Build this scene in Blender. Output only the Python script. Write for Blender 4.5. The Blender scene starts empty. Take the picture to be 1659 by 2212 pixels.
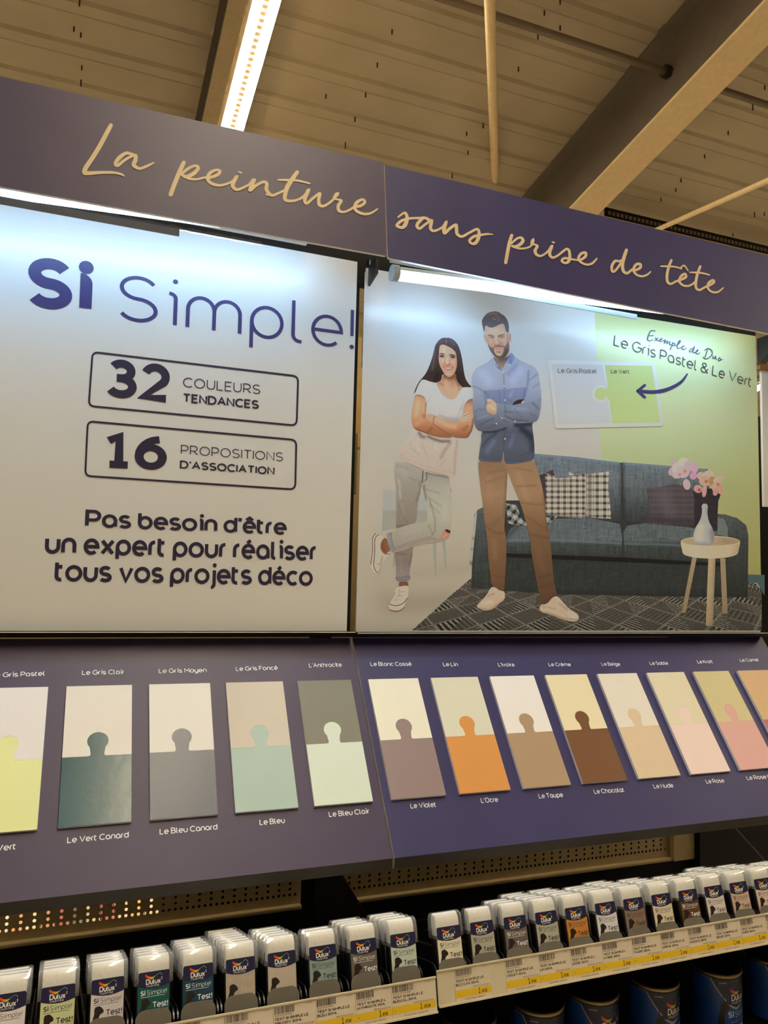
import bpy
# Paint display bay in a store aisle, seen from below and to the left.
EXPOSURE = 0.0
WORLD = 0.06
LED_L = 108.0
TUBE_L = 18.0
import bpy, bmesh, math, random
import numpy as np
from mathutils import Vector, Matrix
from mathutils.geometry import delaunay_2d_cdt
random.seed(7)
rng = np.random.default_rng(7)
SC = bpy.context.scene
COL = SC.collection

# ------------------------------------------------------------------ camera
CF = 1682.117                      # focal length in pixels of the 1659 x 2212 frame
CAM = np.array([-0.4777, -1.3588, 1.4310])
RX = np.array([0.92978, -0.36730, 0.02490])
UX = np.array([-0.05620, -0.07490, 0.99560])
FX = np.array([0.36380, 0.92710, 0.09030])
def _orth():
    global RX, UX, FX
    FX = FX/np.linalg.norm(FX)
    RX = RX - FX*(RX@FX); RX = RX/np.linalg.norm(RX)
    UX = np.cross(RX, FX)
_orth()
cd = bpy.data.cameras.new('camera'); cam = bpy.data.objects.new('camera', cd); COL.objects.link(cam)
cd.sensor_fit = 'HORIZONTAL'; cd.sensor_width = 36.0; cd.lens = CF/1659*36.0
cd.clip_start = 0.02; cd.clip_end = 100
M4 = Matrix.Identity(4)
for i in range(3):
    M4[i][0] = RX[i]; M4[i][1] = UX[i]; M4[i][2] = -FX[i]; M4[i][3] = CAM[i]
cam.matrix_world = M4
SC.camera = cam
SC.view_settings.view_transform = 'Standard'; SC.view_settings.look = 'None'
SC.view_settings.gamma = 1; SC.view_settings.use_curve_mapping = False
SC.view_settings.exposure = EXPOSURE
SC.cycles.use_denoising = True
SC.cycles.max_bounces = 8; SC.cycles.transparent_max_bounces = 16
SC.cycles.sample_clamp_indirect = 6.0
W = bpy.data.worlds.new('store_air'); SC.world = W; W.use_nodes = True
W.node_tree.nodes['Background'].inputs[0].default_value = (1.0, 0.80, 0.55, 1)
W.node_tree.nodes['Background'].inputs[1].default_value = WORLD

# ------------------------------------------------------------------ places read off the photograph, as points on real planes
def ray(px, py):
    return FX*CF + RX*(px-829.5) - UX*(py-1106.0)
def hit(px, py, p0, n):
    d = ray(px, py); n = np.asarray(n, float)
    return CAM + d*(((np.asarray(p0, float)-CAM)@n)/(d@n))
def ony(px, py, y=0.0): return hit(px, py, (0, y, 0), (0, 1, 0))
def onx(px, py, x=0.0): return hit(px, py, (x, 0, 0), (1, 0, 0))

# ------------------------------------------------------------------ colour
def lin(c):
    c = np.asarray(c, float)/255.0
    return np.where(c <= 0.04045, c/12.92, ((c+0.055)/1.055)**2.4)
def hx(s): return lin([int(s[i:i+2], 16) for i in (0, 2, 4)])
MATS = {}
def mat(name, rgb, rough=0.5, metal=0.0, spec=0.5, var=0.06, scale=40.0, bump=0.0, emit=None, estr=0.0, coat=0.0):
    """procedural material: base colour broken up by noise, optional fine bump"""
    if name in MATS: return MATS[name]
    m = bpy.data.materials.new(name); m.use_nodes = True; nt = m.node_tree
    b = nt.nodes['Principled BSDF']
    rgb = tuple(float(v) for v in rgb)
    b.inputs['Roughness'].default_value = rough; b.inputs['Metallic'].default_value = metal
    b.inputs['Specular IOR Level'].default_value = spec
    b.inputs['Coat Weight'].default_value = coat
    tc = nt.nodes.new('ShaderNodeTexCoord')
    nz = nt.nodes.new('ShaderNodeTexNoise'); nz.inputs['Scale'].default_value = scale; nz.inputs['Detail'].default_value = 4
    nt.links.new(tc.outputs['Object'], nz.inputs['Vector'])
    mp = nt.nodes.new('ShaderNodeMapRange'); mp.inputs[1].default_value = 0.3; mp.inputs[2].default_value = 0.7
    mp.inputs[3].default_value = 1-var; mp.inputs[4].default_value = 1+var
    nt.links.new(nz.outputs['Fac'], mp.inputs[0])
    mx = nt.nodes.new('ShaderNodeVectorMath'); mx.operation = 'SCALE'; mx.inputs[0].default_value = rgb
    nt.links.new(mp.outputs[0], mx.inputs['Scale'])
    nt.links.new(mx.outputs[0], b.inputs['Base Color'])
    if bump:
        bp = nt.nodes.new('ShaderNodeBump'); bp.inputs['Strength'].default_value = bump; bp.inputs['Distance'].default_value = 0.002
        n2 = nt.nodes.new('ShaderNodeTexNoise'); n2.inputs['Scale'].default_value = scale*8; n2.inputs['Detail'].default_value = 3
        nt.links.new(tc.outputs['Object'], n2.inputs['Vector']); nt.links.new(n2.outputs['Fac'], bp.inputs['Height'])
        nt.links.new(bp.outputs[0], b.inputs['Normal'])
    if emit is not None:
        b.inputs['Emission Color'].default_value = (*emit, 1); b.inputs['Emission Strength'].default_value = estr
    MATS[name] = m; return m
def print_mat(name, rough=0.4, spec=0.5):
    """printed sheet: ink colour stored per vertex"""
    if name in MATS: return MATS[name]
    m = bpy.data.materials.new(name); m.use_nodes = True; nt = m.node_tree
    b = nt.nodes['Principled BSDF']; b.inputs['Roughness'].default_value = rough
    b.inputs['Specular IOR Level'].default_value = spec
    at = nt.nodes.new('ShaderNodeVertexColor'); at.layer_name = 'Col'
    nt.links.new(at.outputs[0], b.inputs['Base Color'])
    MATS[name] = m; return m
def clear_mat(name, tint=(0.9, 0.93, 0.97), opac=0.12, rough=0.08):
    """thin clear plastic wall"""
    if name in MATS: return MATS[name]
    m = bpy.data.materials.new(name); m.use_nodes = True; nt = m.node_tree
    nt.nodes.remove(nt.nodes['Principled BSDF'])
    out = nt.nodes['Material Output']
    tr = nt.nodes.new('ShaderNodeBsdfTransparent'); tr.inputs[0].default_value = (*tint, 1)
    gl = nt.nodes.new('ShaderNodeBsdfGlossy'); gl.inputs['Roughness'].default_value = rough; gl.inputs[0].default_value = (1, 1, 1, 1)
    df = nt.nodes.new('ShaderNodeBsdfDiffuse'); df.inputs[0].default_value = (0.75, 0.78, 0.84, 1)
    lw = nt.nodes.new('ShaderNodeLayerWeight'); lw.inputs[0].default_value = 0.35
    mr = nt.nodes.new('ShaderNodeMapRange'); mr.inputs[3].default_value = 0.04; mr.inputs[4].default_value = 0.55
    nt.links.new(lw.outputs['Facing'], mr.inputs[0])
    a = nt.nodes.new('ShaderNodeMixShader'); nt.links.new(mr.outputs[0], a.inputs[0])
    nt.links.new(tr.outputs[0], a.inputs[1]); nt.links.new(gl.outputs[0], a.inputs[2])
    c = nt.nodes.new('ShaderNodeMixShader'); c.inputs[0].default_value = opac
    nt.links.new(a.outputs[0], c.inputs[1]); nt.links.new(df.outputs[0], c.inputs[2])
    nt.links.new(c.outputs[0], out.inputs[0])
    MATS[name] = m; return m

# ------------------------------------------------------------------ mesh builder
class MB:
    def __init__(s): s.v = []; s.f = []; s.m = []; s.c = []; s.sm = []
    def add(s, vs, fs, mi=0, col=None, smooth=False):
        o = len(s.v)
        vs = [tuple(map(float, p)) for p in vs]
        s.v.extend(vs)
        for f in fs: s.f.append(tuple(i+o for i in f)); s.m.append(mi); s.sm.append(smooth)
        if col is None: col = (0.8, 0.8, 0.8)
        col = np.asarray(col, float)
        if col.ndim == 1: s.c.extend([tuple(col)]*len(vs))
        else: s.c.extend([tuple(c) for c in col])
    def box(s, a, b, mi=0, col=None):
        x0, y0, z0 = a; x1, y1, z1 = b
        s.add([(x0,y0,z0),(x1,y0,z0),(x1,y1,z0),(x0,y1,z0),(x0,y0,z1),(x1,y0,z1),(x1,y1,z1),(x0,y1,z1)],
              [(0,3,2,1),(4,5,6,7),(0,1,5,4),(1,2,6,5),(2,3,7,6),(3,0,4,7)], mi, col)
    def rbox(s, a, b, r, mi=0, seg=2, col=None, keep=None):
        """box with rounded edges"""
        bm = bmesh.new(); bmesh.ops.create_cube(bm, size=1)
        for v in bm.verts: v.co = Vector([a[i]+(v.co[i]+0.5)*(b[i]-a[i]) for i in range(3)])
        ed = bm.edges[:] if keep is None else [e for e in bm.edges if keep(e)]
        bmesh.ops.bevel(bm, geom=ed, offset=r, segments=seg, affect='EDGES', profile=0.5)
        s.bm(bm, mi, col, True); bm.free()
    def bm(s, bm, mi=0, col=None, smooth=False):
        bm.verts.ensure_lookup_table(); bm.verts.index_update()
        s.add([v.co[:] for v in bm.verts], [[v.index for v in f.verts] for f in bm.faces], mi, col, smooth)
    def prism(s, pts, ext, mi=0, col=None, smooth=False):
        """closed 3-D outline swept along ext, capped"""
        n = len(pts); P = [np.asarray(p, float) for p in pts]; e = np.asarray(ext, float)
        vs = P+[p+e for p in P]
        s.add(vs, [tuple(range(n))[::-1], tuple(range(n, 2*n))]+[(i, (i+1) % n, n+(i+1) % n, n+i) for i in range(n)], mi, col, smooth)
    def tube(s, p0, p1, r0, r1=None, n=14, mi=0, caps=True, smooth=True):
        if r1 is None: r1 = r0
        p0 = np.asarray(p0, float); p1 = np.asarray(p1, float); d = p1-p0; d /= np.linalg.norm(d)
        a = np.cross(d, (0, 0, 1.0)) if abs(d[2]) < 0.9 else np.cross(d, (1.0, 0, 0)); a /= np.linalg.norm(a); b = np.cross(d, a)
        vs = []
        for p, r in ((p0, r0), (p1, r1)):
            for i in range(n):
                t = 2*math.pi*i/n; vs.append(p+r*(math.cos(t)*a+math.sin(t)*b))
        s.add(vs, [(i, (i+1) % n, n+(i+1) % n, n+i) for i in range(n)], mi, None, smooth)
        if caps:
            s.add(vs, [tuple(range(n))[::-1], tuple(range(n, 2*n))], mi, None, False)
    def lathe(s, prof, c=(0, 0, 0), n=40, mi=0, smooth=True):
        vs = []; k = len(prof)
        for i in range(n):
            t = 2*math.pi*i/n
            for r, z in prof: vs.append((c[0]+r*math.cos(t), c[1]+r*math.sin(t), c[2]+z))
        fs = []
        for i in range(n):
            j = (i+1) % n
            for q in range(k-1): fs.append((i*k+q, j*k+q, j*k+q+1, i*k+q+1))
        s.add(vs, fs, mi, None, smooth)
    def build(s, name, mats, parent=None, off=None):
        me = bpy.data.meshes.new(name)
        v = np.asarray(s.v, float)
        if off is not None: v = v-np.asarray(off, float)
        me.from_pydata([tuple(p) for p in v], [], s.f)
        if not isinstance(mats, (list, tuple)): mats = [mats]
        for m in mats: me.materials.append(m)
        me.polygons.foreach_set('material_index', s.m)
        me.polygons.foreach_set('use_smooth', s.sm)
        if any(m.name.startswith('print') for m in mats):
            ca = me.color_attributes.new('Col', 'FLOAT_COLOR', 'POINT')
            buf = np.ones((len(s.v), 4), np.float32); buf[:, :3] = np.clip(np.asarray(s.c), 0, 1)
            ca.data.foreach_set('color', buf.ravel())
        me.update()
        o = bpy.data.objects.new(name, me); COL.objects.link(o)
        if parent is not None: o.parent = parent
        return o
def tag(o, label, cat, group=None):
    o['label'] = label; o['category'] = cat
    if group: o['group'] = group
    return o
def thing(name, label, cat, loc=(0, 0, 0), rot=(0, 0, 0), group=None):
    o = bpy.data.objects.new(name, None); COL.objects.link(o)
    o.empty_display_size = 0.05
    o.location = [float(v) for v in loc]; o.rotation_euler = rot
    return tag(o, label, cat, group)
def struct(o): o['kind'] = 'structure'; return o
def dup(root, loc, label, group=None):
    def cp(o, parent):
        c = o.copy(); COL.objects.link(c); c.parent = parent
        for ch in o.children: cp(ch, c)
        return c
    r = cp(root, None); r.location = [float(v) for v in loc]; r['label'] = label
    if group: r['group'] = group
    return r

# ------------------------------------------------------------------ monoline lettering (drawn glyphs, cap height 100)
G = {
'A': (88, "0,0;44,100;88,0|15,34;73,34"), 'B': (72, "0,52;0,100;a38,76,26,24,90,-90;0,52;a40,26,31,26,90,-90;0,0;0,52"),
'C': (86, "a50,50,50,50,46,314"), 'D': (86, "0,0;0,100;a37,50,49,50,90,-90;0,0"), 'E': (64, "64,100;0,100;0,0;64,0|0,52;56,52"),
'F': (60, "60,100;0,100;0,0|0,52;54,52"), 'G': (94, "a50,50,50,50,46,360;56,50"), 'H': (78, "0,0;0,100|78,0;78,100|0,52;78,52"),
'I': (0, "0,0;0,100"), 'J': (46, "46,100;46,28;a22,26,24,26,0,-160"), 'K': (74, "0,0;0,100|70,100;2,44|24,62;74,0"), 'L': (58, "0,100;0,0;58,0"),
'M': (92, "0,0;0,100;46,36;92,100;92,0"), 'N': (78, "0,0;0,100;78,0;78,100"), 'O': (100, "a50,50,50,50,90,450"),
'P': (70, "0,0;0,100;a38,70,32,30,90,-90;0,40"), 'R': (74, "0,0;0,100;a38,71,31,29,90,-90;0,42|36,42;74,0"),
'S': (72, "a36,75,34,25,28,270;a36,25,36,25,90,-152"), 'T': (76, "0,100;76,100|38,100;38,0"), 'U': (76, "0,100;0,36;a38,36,38,36,180,360;76,100"),
'V': (86, "0,100;43,0;86,100"), 'X': (80, "0,0;80,100|0,100;80,0"), 'Y': (80, "0,100;40,46;80,100|40,46;40,0"), 'Z': (70, "0,100;70,100;0,0;70,0"),
'a': (70, "a34,37,34,37,0,360|68,44;68,0"), 'b': (68, "0,102;0,37|a34,37,34,37,0,360"), 'c': (60, "a35,37,35,37,48,312"),
'd': (68, "a34,37,34,37,0,360|68,102;68,0"), 'e': (68, "0,37;68,37;a34,37,34,37,0,312"), 'f': (34, "a32,82,20,20,90,180;12,0|0,72;34,72"),
'g': (68, "a34,37,34,37,0,360|68,72;68,4;a35,2,33,30,0,-140"), 'h': (62, "0,102;0,0|0,42;a31,42,31,32,180,0;62,0"),
'i': (14, "0,74;a2,62,12,12,90,0;14,0|.12,104"), 'j': (14, "14,74;14,-8;a-2,-8,16,20,0,-100|.14,104"), 'k': (52, "0,102;0,0|48,74;2,34|16,46;52,0"),
'l': (20, "0,102;0,16;a16,16,16,16,180,270;20,0"), 'm': (112, "0,0;0,44;a28,44,28,30,180,0;56,0|56,44;a84,44,28,30,180,0;112,0"),
'n': (62, "0,0;0,43;a31,43,31,31,180,0;62,0"), 'o': (74, "a37,37,37,37,90,450"), 'p': (68, "0,-30;0,37|a34,37,34,37,0,360"),
'q': (68, "68,-30;68,37|a34,37,34,37,0,360"), 'r': (28, "0,0;0,46;a26,46,26,28,180,84"), 's': (54, "a27,55,25,19,32,270;a27,18,27,18,90,-150"),
't': (32, "0,96;0,22;a22,22,22,22,180,285|0,73;30,73"), 'u': (62, "0,74;0,31;a31,31,31,31,180,360;62,74"), 'v': (64, "0,74;32,0;64,74"),
'x': (60, "0,0;60,74|0,74;60,0"), 'y': (62, "0,74;0,31;a31,31,31,31,180,360|62,74;62,2;a32,0,30,28,0,-140"), 'z': (54, "0,74;54,74;0,0;54,0"),
'0': (70, "a35,50,35,50,90,450"), '1': (56, "0,84;30,100;30,0|4,0;56,0"), '2': (70, "a34,70,32,30,160,-38;0,0;70,0"),
'3': (70, "a34,76,29,24,150,-90;20,52|a34,26,35,26,90,-152"), '4': (76, "56,0;56,100;0,30;76,30"), '5': (66, "62,100;10,100;6,56;a32,32,34,32,125,-150"),
'6': (72, "60,98;a64,36,62,62,98,180;a36,34,34,34,180,540"), '7': (64, "0,100;64,100;22,0"), '8': (68, "a34,76,27,24,90,450|a34,26,33,26,90,450"),
'9': (72, "12,2;a8,64,62,62,-82,0;a36,66,34,34,0,360"), '!': (0, "0,100;0,32|.0,4"), '.': (0, ".0,4"), "'": (4, "4,102;0,76"),
'&': (84, "84,0;18,72;a36,80,24,20,200,-40;12,44;a34,26,34,26,140,300;84,48"), '/': (50, "0,-10;50,108"), '*': (40, "20,70;20,30|3,60;37,40|37,60;3,40"),
'$': (70, "a46,50,42,50,50,310|-8,60;56,60|-8,42;52,42"), '-': (40, "0,40;40,40"),
}
ACC = {'\u00e9': ('e', "26,88;46,106"), '\u00e8': ('e', "42,88;22,106"), '\u00ea': ('e', "12,88;34,106;56,88")}
for k, (b_, a_) in ACC.items(): G[k] = (G[b_][0], G[b_][1]+'|'+a_)
def _stroke(sx, seg):
    pts = []
    for t in sx.split(';'):
        if t[0] == 'a':
            cx, cy, rx, ry, a0, a1 = map(float, t[1:].split(','))
            n = max(3, int(abs(a1-a0)/360*seg))
            for i in range(n+1):
                q = math.radians(a0+(a1-a0)*i/n); pts.append((cx+rx*math.cos(q), cy+ry*math.sin(q)))
        else: pts.append(tuple(map(float, t.split(','))))
    out = [pts[0]]
    for p in pts[1:]:
        if math.hypot(p[0]-out[-1][0], p[1]-out[-1][1]) > 0.5: out.append(p)
    return out
def ribbon(pts, w0, w1=None, widths=None):
    """2-D polyline -> quads (list of left/right points)"""
    P = np.asarray(pts, float); n = len(P)
    closed = n > 3 and np.hypot(*(P[0]-P[-1])) < 0.8*(w0 if widths is None else 0.0)*0.2+1e-9
    D = np.diff(P, axis=0); L = np.hypot(D[:, 0], D[:, 1]); L[L == 0] = 1e-9; D = D/L[:, None]
    N = np.stack([-D[:, 1], D[:, 0]], 1)
    out = []
    for i in range(n):
        if closed and i in (0, n-1): a, b = N[-1], N[0]
        else: a, b = N[max(i-1, 0)], N[min(i, n-2)]
        m = a+b; k = m@m
        m = m*(2/k) if k > 0.35 else b*1.0
        ln = math.hypot(*m)
        if ln > 1.6: m = m*(1.6/ln)
        w = w0 if widths is None else widths[i]
        out.append((P[i]+m*w/2, P[i]-m*w/2))
    return out
def text_width(s, track):
    return sum((34 if ch == ' ' else G[ch][0]+track) for ch in s)-track
def text(mb, s, f, h, w, track=22, width=None, seg=28, mi=0, col=None, slant=0.0):
    """lettering: f maps (u, v) in metres on the surface to 3-D; h cap height; w stroke width / cap height"""
    k = h/100.0/(1+w); wt = w*(1+w)*100; vo = w*(1+w)*50
    sx = k if width is None else width/(text_width(s, track)+wt)
    x = wt/2
    o_ = np.asarray(f(0, 0), float); nn = np.cross(np.asarray(f(1e-3, 0))-o_, np.asarray(f(0, 1e-3))-o_); nn = nn/np.linalg.norm(nn); si = 0
    for ch in s:
        if ch == ' ': x += 34; continue
        adv, dsc = G[ch]
        for st in dsc.split('|'):
            si = (si+1) % 3
            if st[0] == '.':
                cx, cy = map(float, st[1:].split(',')); r = max(wt*0.62, 5.5)
                n = 12; ring = [((x+cx+r*math.cos(6.2832*i/n))*sx, (cy+vo+r*math.sin(6.2832*i/n))*k) for i in range(n)]
                mb.add([np.asarray(f(*p))+nn*2e-5*si for p in ring], [tuple(range(n))], mi, col); continue
            pts = _stroke(st, seg)
            rb = ribbon(pts, wt)
            vs = []
            for i_, (l, r) in enumerate(rb):
                lf = nn*(2e-5*si+8e-7*i_)
                vs.append(np.asarray(f((x+l[0]+slant*l[1])*sx, (l[1]+vo)*k))+lf); vs.append(np.asarray(f((x+r[0]+slant*r[1])*sx, (r[1]+vo)*k))+lf)
            mb.add(vs, [(2*i, 2*i+1, 2*i+3, 2*i+2) for i in range(len(rb)-1)], mi, col)
        x += adv+track
def plane_map(p0, p1, up, off):
    """(u,v) -> 3-D with u along p0->p1 and v along up (perpendicularised), lifted by off"""
    p0 = np.asarray(p0, float); u = np.asarray(p1, float)-p0; L = np.linalg.norm(u); u = u/L
    up = np.asarray(up, float); up = up-u*(up@u); up /= np.linalg.norm(up); off = np.asarray(off, float)
    return (lambda a, b: p0+off+u*a+up*b), L
def inside(poly, X, Y):
    r = np.zeros(len(X), bool); n = len(poly)
    for i in range(n):
        x0, y0 = poly[i]; x1, y1 = poly[(i+1) % n]
        if y0 == y1: continue
        c = ((y0 > Y) != (y1 > Y)) & (X < (x1-x0)*(Y-y0)/(y1-y0)+x0)
        r ^= c
    return r
def densify(poly, step, closed=True):
    out = []; n = len(poly)
    for i in range(n if closed else n-1):
        a = np.asarray(poly[i], float); b = np.asarray(poly[(i+1) % n], float)
        k = max(1, int(np.hypot(*(b-a))/step))
        for j in range(k): out.append(tuple(a+(b-a)*j/k))
    if not closed: out.append(tuple(poly[-1]))
    return out
def smooth_poly(poly, it=1, closed=True):
    """corner-cutting curve through a coarse outline"""
    P = [np.asarray(p, float) for p in poly]
    for _ in range(it):
        Q = []; n = len(P)
        if not closed: Q.append(P[0])
        for i in range(n if closed else n-1):
            a, b = P[i], P[(i+1) % n]
            Q += [a*0.75+b*0.25, a*0.25+b*0.75]
        if not closed: Q.append(P[-1])
        P = Q
    return [tuple(p) for p in P]
def fill(poly, step):
    """outline + interior points -> (points, triangles)"""
    B = densify(poly, step); A = np.asarray(B)
    x0, y0 = A.min(0); x1, y1 = A.max(0)
    gx, gy = np.meshgrid(np.arange(x0+step*0.5, x1, step), np.arange(y0+step*0.5, y1, step*0.87))
    gx[1::2] += step/2
    X, Y = gx.ravel(), gy.ravel()
    m = inside(B, X, Y)
    I = np.stack([X[m], Y[m]], 1)
    # keep interior points off the outline
    if len(I):
        d = np.full(len(I), 1e9)
        for i in range(len(B)):
            d = np.minimum(d, (I[:, 0]-B[i][0])**2+(I[:, 1]-B[i][1])**2)
        I = I[d > (0.35*step)**2]
    pts = [Vector(p) for p in B]+[Vector(p) for p in I]
    r = delaunay_2d_cdt(pts, [], [list(range(len(B)))], 1, 1e-5)
    return np.array([(p.x, p.y) for p in r[0]]), [tuple(f) for f in r[2]]
# ------------------------------------------------------------------ shared materials
def bx(name, a, b, m, parent=None, off=None):
    mb = MB(); mb.box(a, b); return mb.build(name, m, parent, off)
M_black = mat('black_metal', hx('0c0c0f'), 0.6, 0.0, 0.25)
M_dark = mat('dark_board_edge', hx('2b2724'), 0.6)
M_cream = mat('cream_metal', hx('c8b183'), 0.45, 0, 0.4)
M_violet = mat('violet_laminate', (0.064, 0.048, 0.110), 0.44, 0, 0.42, var=0.08, scale=9, bump=0.03)
M_indigo_lit = mat('indigo_laminate_lit', (0.041, 0.038, 0.136), 0.44, 0, 0.42, var=0.08, scale=9, bump=0.03)  # bluer copy of the violet laminate; cool tube light partly in its colour
M_pale = mat('pale_raw_edge', hx('ece4d8'), 0.7)
M_deck = mat('roof_deck', hx('a89a82'), 0.75, var=0.08, scale=2.5)
M_steel = mat('painted_steel_brown', hx('6e655a'), 0.55)
M_flange = mat('painted_steel_cream', hx('dcc294'), 0.6)
M_warmled = mat('warm_led', (0.9, 0.9, 0.9), 0.5, emit=(1.0, 0.85, 0.59), estr=LED_L, var=0)
M_tube = mat('cool_tube', (0.9, 0.9, 0.9), 0.4, emit=(0.42, 0.70, 1.0), estr=TUBE_L, var=0)
M_white = mat('white_plastic', hx('e4e4e2'), 0.4)
M_gold = mat('gold_lettering', hx('d9c5a2'), 0.6, var=0.05, scale=60)
M_ink = mat('dark_violet_ink', (0.022, 0.017, 0.055), 0.5, var=0)
M_ink2 = mat('violet_ink', (0.050, 0.038, 0.16), 0.45, var=0)
M_whiteink = mat('white_ink', (0.86, 0.90, 0.98), 0.6, var=0)
M_paper = mat('poster_paper', (0.80, 0.80, 0.80), 0.28, 0, 0.6, var=0.01, scale=3)
M_greymetal = mat('grey_metal', hx('5d5c60'), 0.45, 0.2)

# ------------------------------------------------------------------ the hall
SL = 0.2
def roofz(y, drop=0.0): return 4.45-SL*(y+1.36)-drop
def roofpt(px, py, drop=0.0): return hit(px, py, (0, -1.36, 4.45-drop), (0, SL, 1.0))
mb = MB(); mb.box((-12, -9, -0.05), (12, 9, 0)); struct(mb.build('floor', mat('floor_tile', hx('b4ada2'), 0.35, scale=1.5)))
mb = MB(); mb.box((-12, 9, 0), (12, 9.1, 4)); struct(mb.build('wall_back', mat('wall_paint', hx('b5a890'), 0.7)))
mb = MB(); mb.box((-12, -9.1, 0), (12, -9, 6.2)); struct(mb.build('wall_front', MATS['wall_paint']))
mb = MB(); mb.box((-12.1, -9, 0), (-12, 9, 6)); struct(mb.build('wall_left', MATS['wall_paint']))
mb = MB(); mb.box((12, -9, 0), (12.1, 9, 6)); struct(mb.build('wall_right', MATS['wall_paint']))
# ribbed steel deck, ribs along x
mb = MB(); prof = []
y = -9.0
while y < 9.0:
    for dy, dz in ((0.0, 0.0), (0.105, 0.0), (0.118, 0.012), (0.150, 0.012), (0.163, 0.0), (0.20, 0.0), (0.204, 0.004), (0.216, 0.004)):
        prof.append((y+dy, roofz(y+dy)+dz))
    y += 0.22
vs = [(-12, a, b) for a, b in prof]+[(12, a, b) for a, b in prof]; n = len(prof)
mb.add(vs, [(i, i+1, n+i+1, n+i) for i in range(n-1)])
ceil = struct(mb.build('ceiling', M_deck))
ticks = [(172,7),(160,62),(175,75),(177,146),(175,181),(815,140),(790,205),(704,208),(767,258),(746,316),(1176,27),(1162,79),(1120,149),
 (847,68),(1044,272),(1008,289),(1011,330),(977,381),(1210,3),(1210,60),(1626,233),(1573,287),(1522,338),(1471,390),(1428,431),(1583,508),
 (1630,466),(1651,463),(1652,189),(1460,411)]
M_screw = mat('dark_screw', hx('2a221c'), 0.5)
for tx, ty in ticks:
    p = roofpt(tx, ty-4); mb = MB(); mb.tube(p-np.array([0, 0, -0.01]), p-np.array([0, 0, 0.022]), 0.0035, n=6)
    mb.build('screw', M_screw, ceil)
def slab(mb, x0, x1, y0, y1, d0, d1, mi=0):
    """long box under the roof, following its slope"""
    v = []
    for x, yy, d in ((x0,y0,d0),(x1,y0,d0),(x1,y1,d0),(x0,y1,d0),(x0,y0,d1),(x1,y0,d1),(x1,y1,d1),(x0,y1,d1)):
        v.append((x, yy, roofz(yy, d)))
    mb.add(v, [(0,1,2,3),(7,6,5,4),(0,4,5,1),(1,5,6,2),(2,6,7,3),(3,7,4,0)], mi)
# LED light lines hanging under the deck
LY0, LY1 = -3.9, 7.0
def led_line(x, label):
    t = thing('ceiling_light', label, 'light', (x, 0, roofz(0)), group='LED light lines under the roof')
    off = (x, 0, roofz(0))
    mb = MB(); slab(mb, x-0.056, x+0.056, LY0, LY1, 0.002, 0.045)
    for s in (-1, 1): slab(mb, x+s*0.0555-0.0012, x+s*0.0555+0.0012, LY0, LY1, 0.046, 0.066)  # side skirts added to keep the strips' light off the deck
    mb.build('housing', M_white, t, off)
    for s in (-1, 1):
        mb = MB(); slab(mb, x+s*0.0335-0.020, x+s*0.0335+0.020, LY0, LY1, 0.046, 0.062)
        mb.build('led_strip', M_warmled, t, off)
    mb = MB(); yy = LY0+0.05
    while yy < LY1-0.1:
        slab(mb, x-0.0130, x+0.0130, yy+0.013, yy+0.034, 0.046, 0.061, 1)
        slab(mb, x-0.0130, x+0.0130, yy, yy+0.013, 0.046, 0.061, 0)
        yy += 0.034
    mb.build('lens_row', [M_warmled, mat('lens_gap', hx('c8ab78'), 0.5, emit=(1.0, 0.72, 0.40), estr=0.16)], t, off)
XL = 0.118
led_line(XL, 'bright warm LED light line running under the roof above the left header panel')
led_line(XL+5.2, 'warm LED light line under the roof further right of the display')
led_line(XL-5.2, 'warm LED light line under the roof further left of the display')
# roof beams
x0 = roofpt(1161, 435)[0]; dr = 0.40
fc = (roofpt(1236, 452, dr)[0]+roofpt(1289, 465, dr)[0])/2; fw = roofpt(1289, 465, dr)[0]-roofpt(1236, 452, dr)[0]
t = thing('roof_beam', 'large steel roof beam with dark web and cream bottom flange crossing the upper right', 'beam', (fc, 0, roofz(0)))
off = (fc, 0, roofz(0))
mb = MB(); slab(mb, fc-0.006, fc+0.006, -9, 9, 0.0, dr-0.012); mb.build('web', M_steel, t, off)
mb = MB(); slab(mb, fc-fw*0.5, fc+fw*0.5, -9, 9, -0.002, 0.010); mb.build('top_flange', M_steel, t, off)
mb = MB()
for s in (-1, 1):
    v = []
    for yy in (-9, 9):
        v += [(fc, yy, roofz(yy, dr)), (fc+s*fw/2, yy, roofz(yy, dr-0.012*(1 if s < 0 else -0.4))), (fc+s*fw/2, yy, roofz(yy, dr-0.026)), (fc, yy, roofz(yy, dr-0.012))]
    mb.add(v, [(0,1,5,4),(1,2,6,5),(2,3,7,6),(3,0,4,7),(3,2,1,0),(4,5,6,7)])
mb.build('bottom_flange', M_flange, t, off)
p = roofpt(435, 258, 0.19)
t = thing('roof_joist', 'narrow roof joist with a side darkened as shade just left of the bright light line', 'beam', (p[0]+0.04, 0, roofz(0)))
mb = MB(); slab(mb, p[0], p[0]+0.004, -9, 9, 0.0, 0.188); mb.build('web', mat('joist_web_shade', hx('4a4138'), 0.6), t, (p[0]+0.04, 0, roofz(0)))  # web coloured darker to give the joist a shaded side
mb = MB(); slab(mb, p[0]+0.004, p[0]+0.075, -9, 9, 0.184, 0.19); mb.build('flange', mat('joist_paint', hx('a3906f'), 0.7), t, (p[0]+0.04, 0, roofz(0)))
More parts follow.
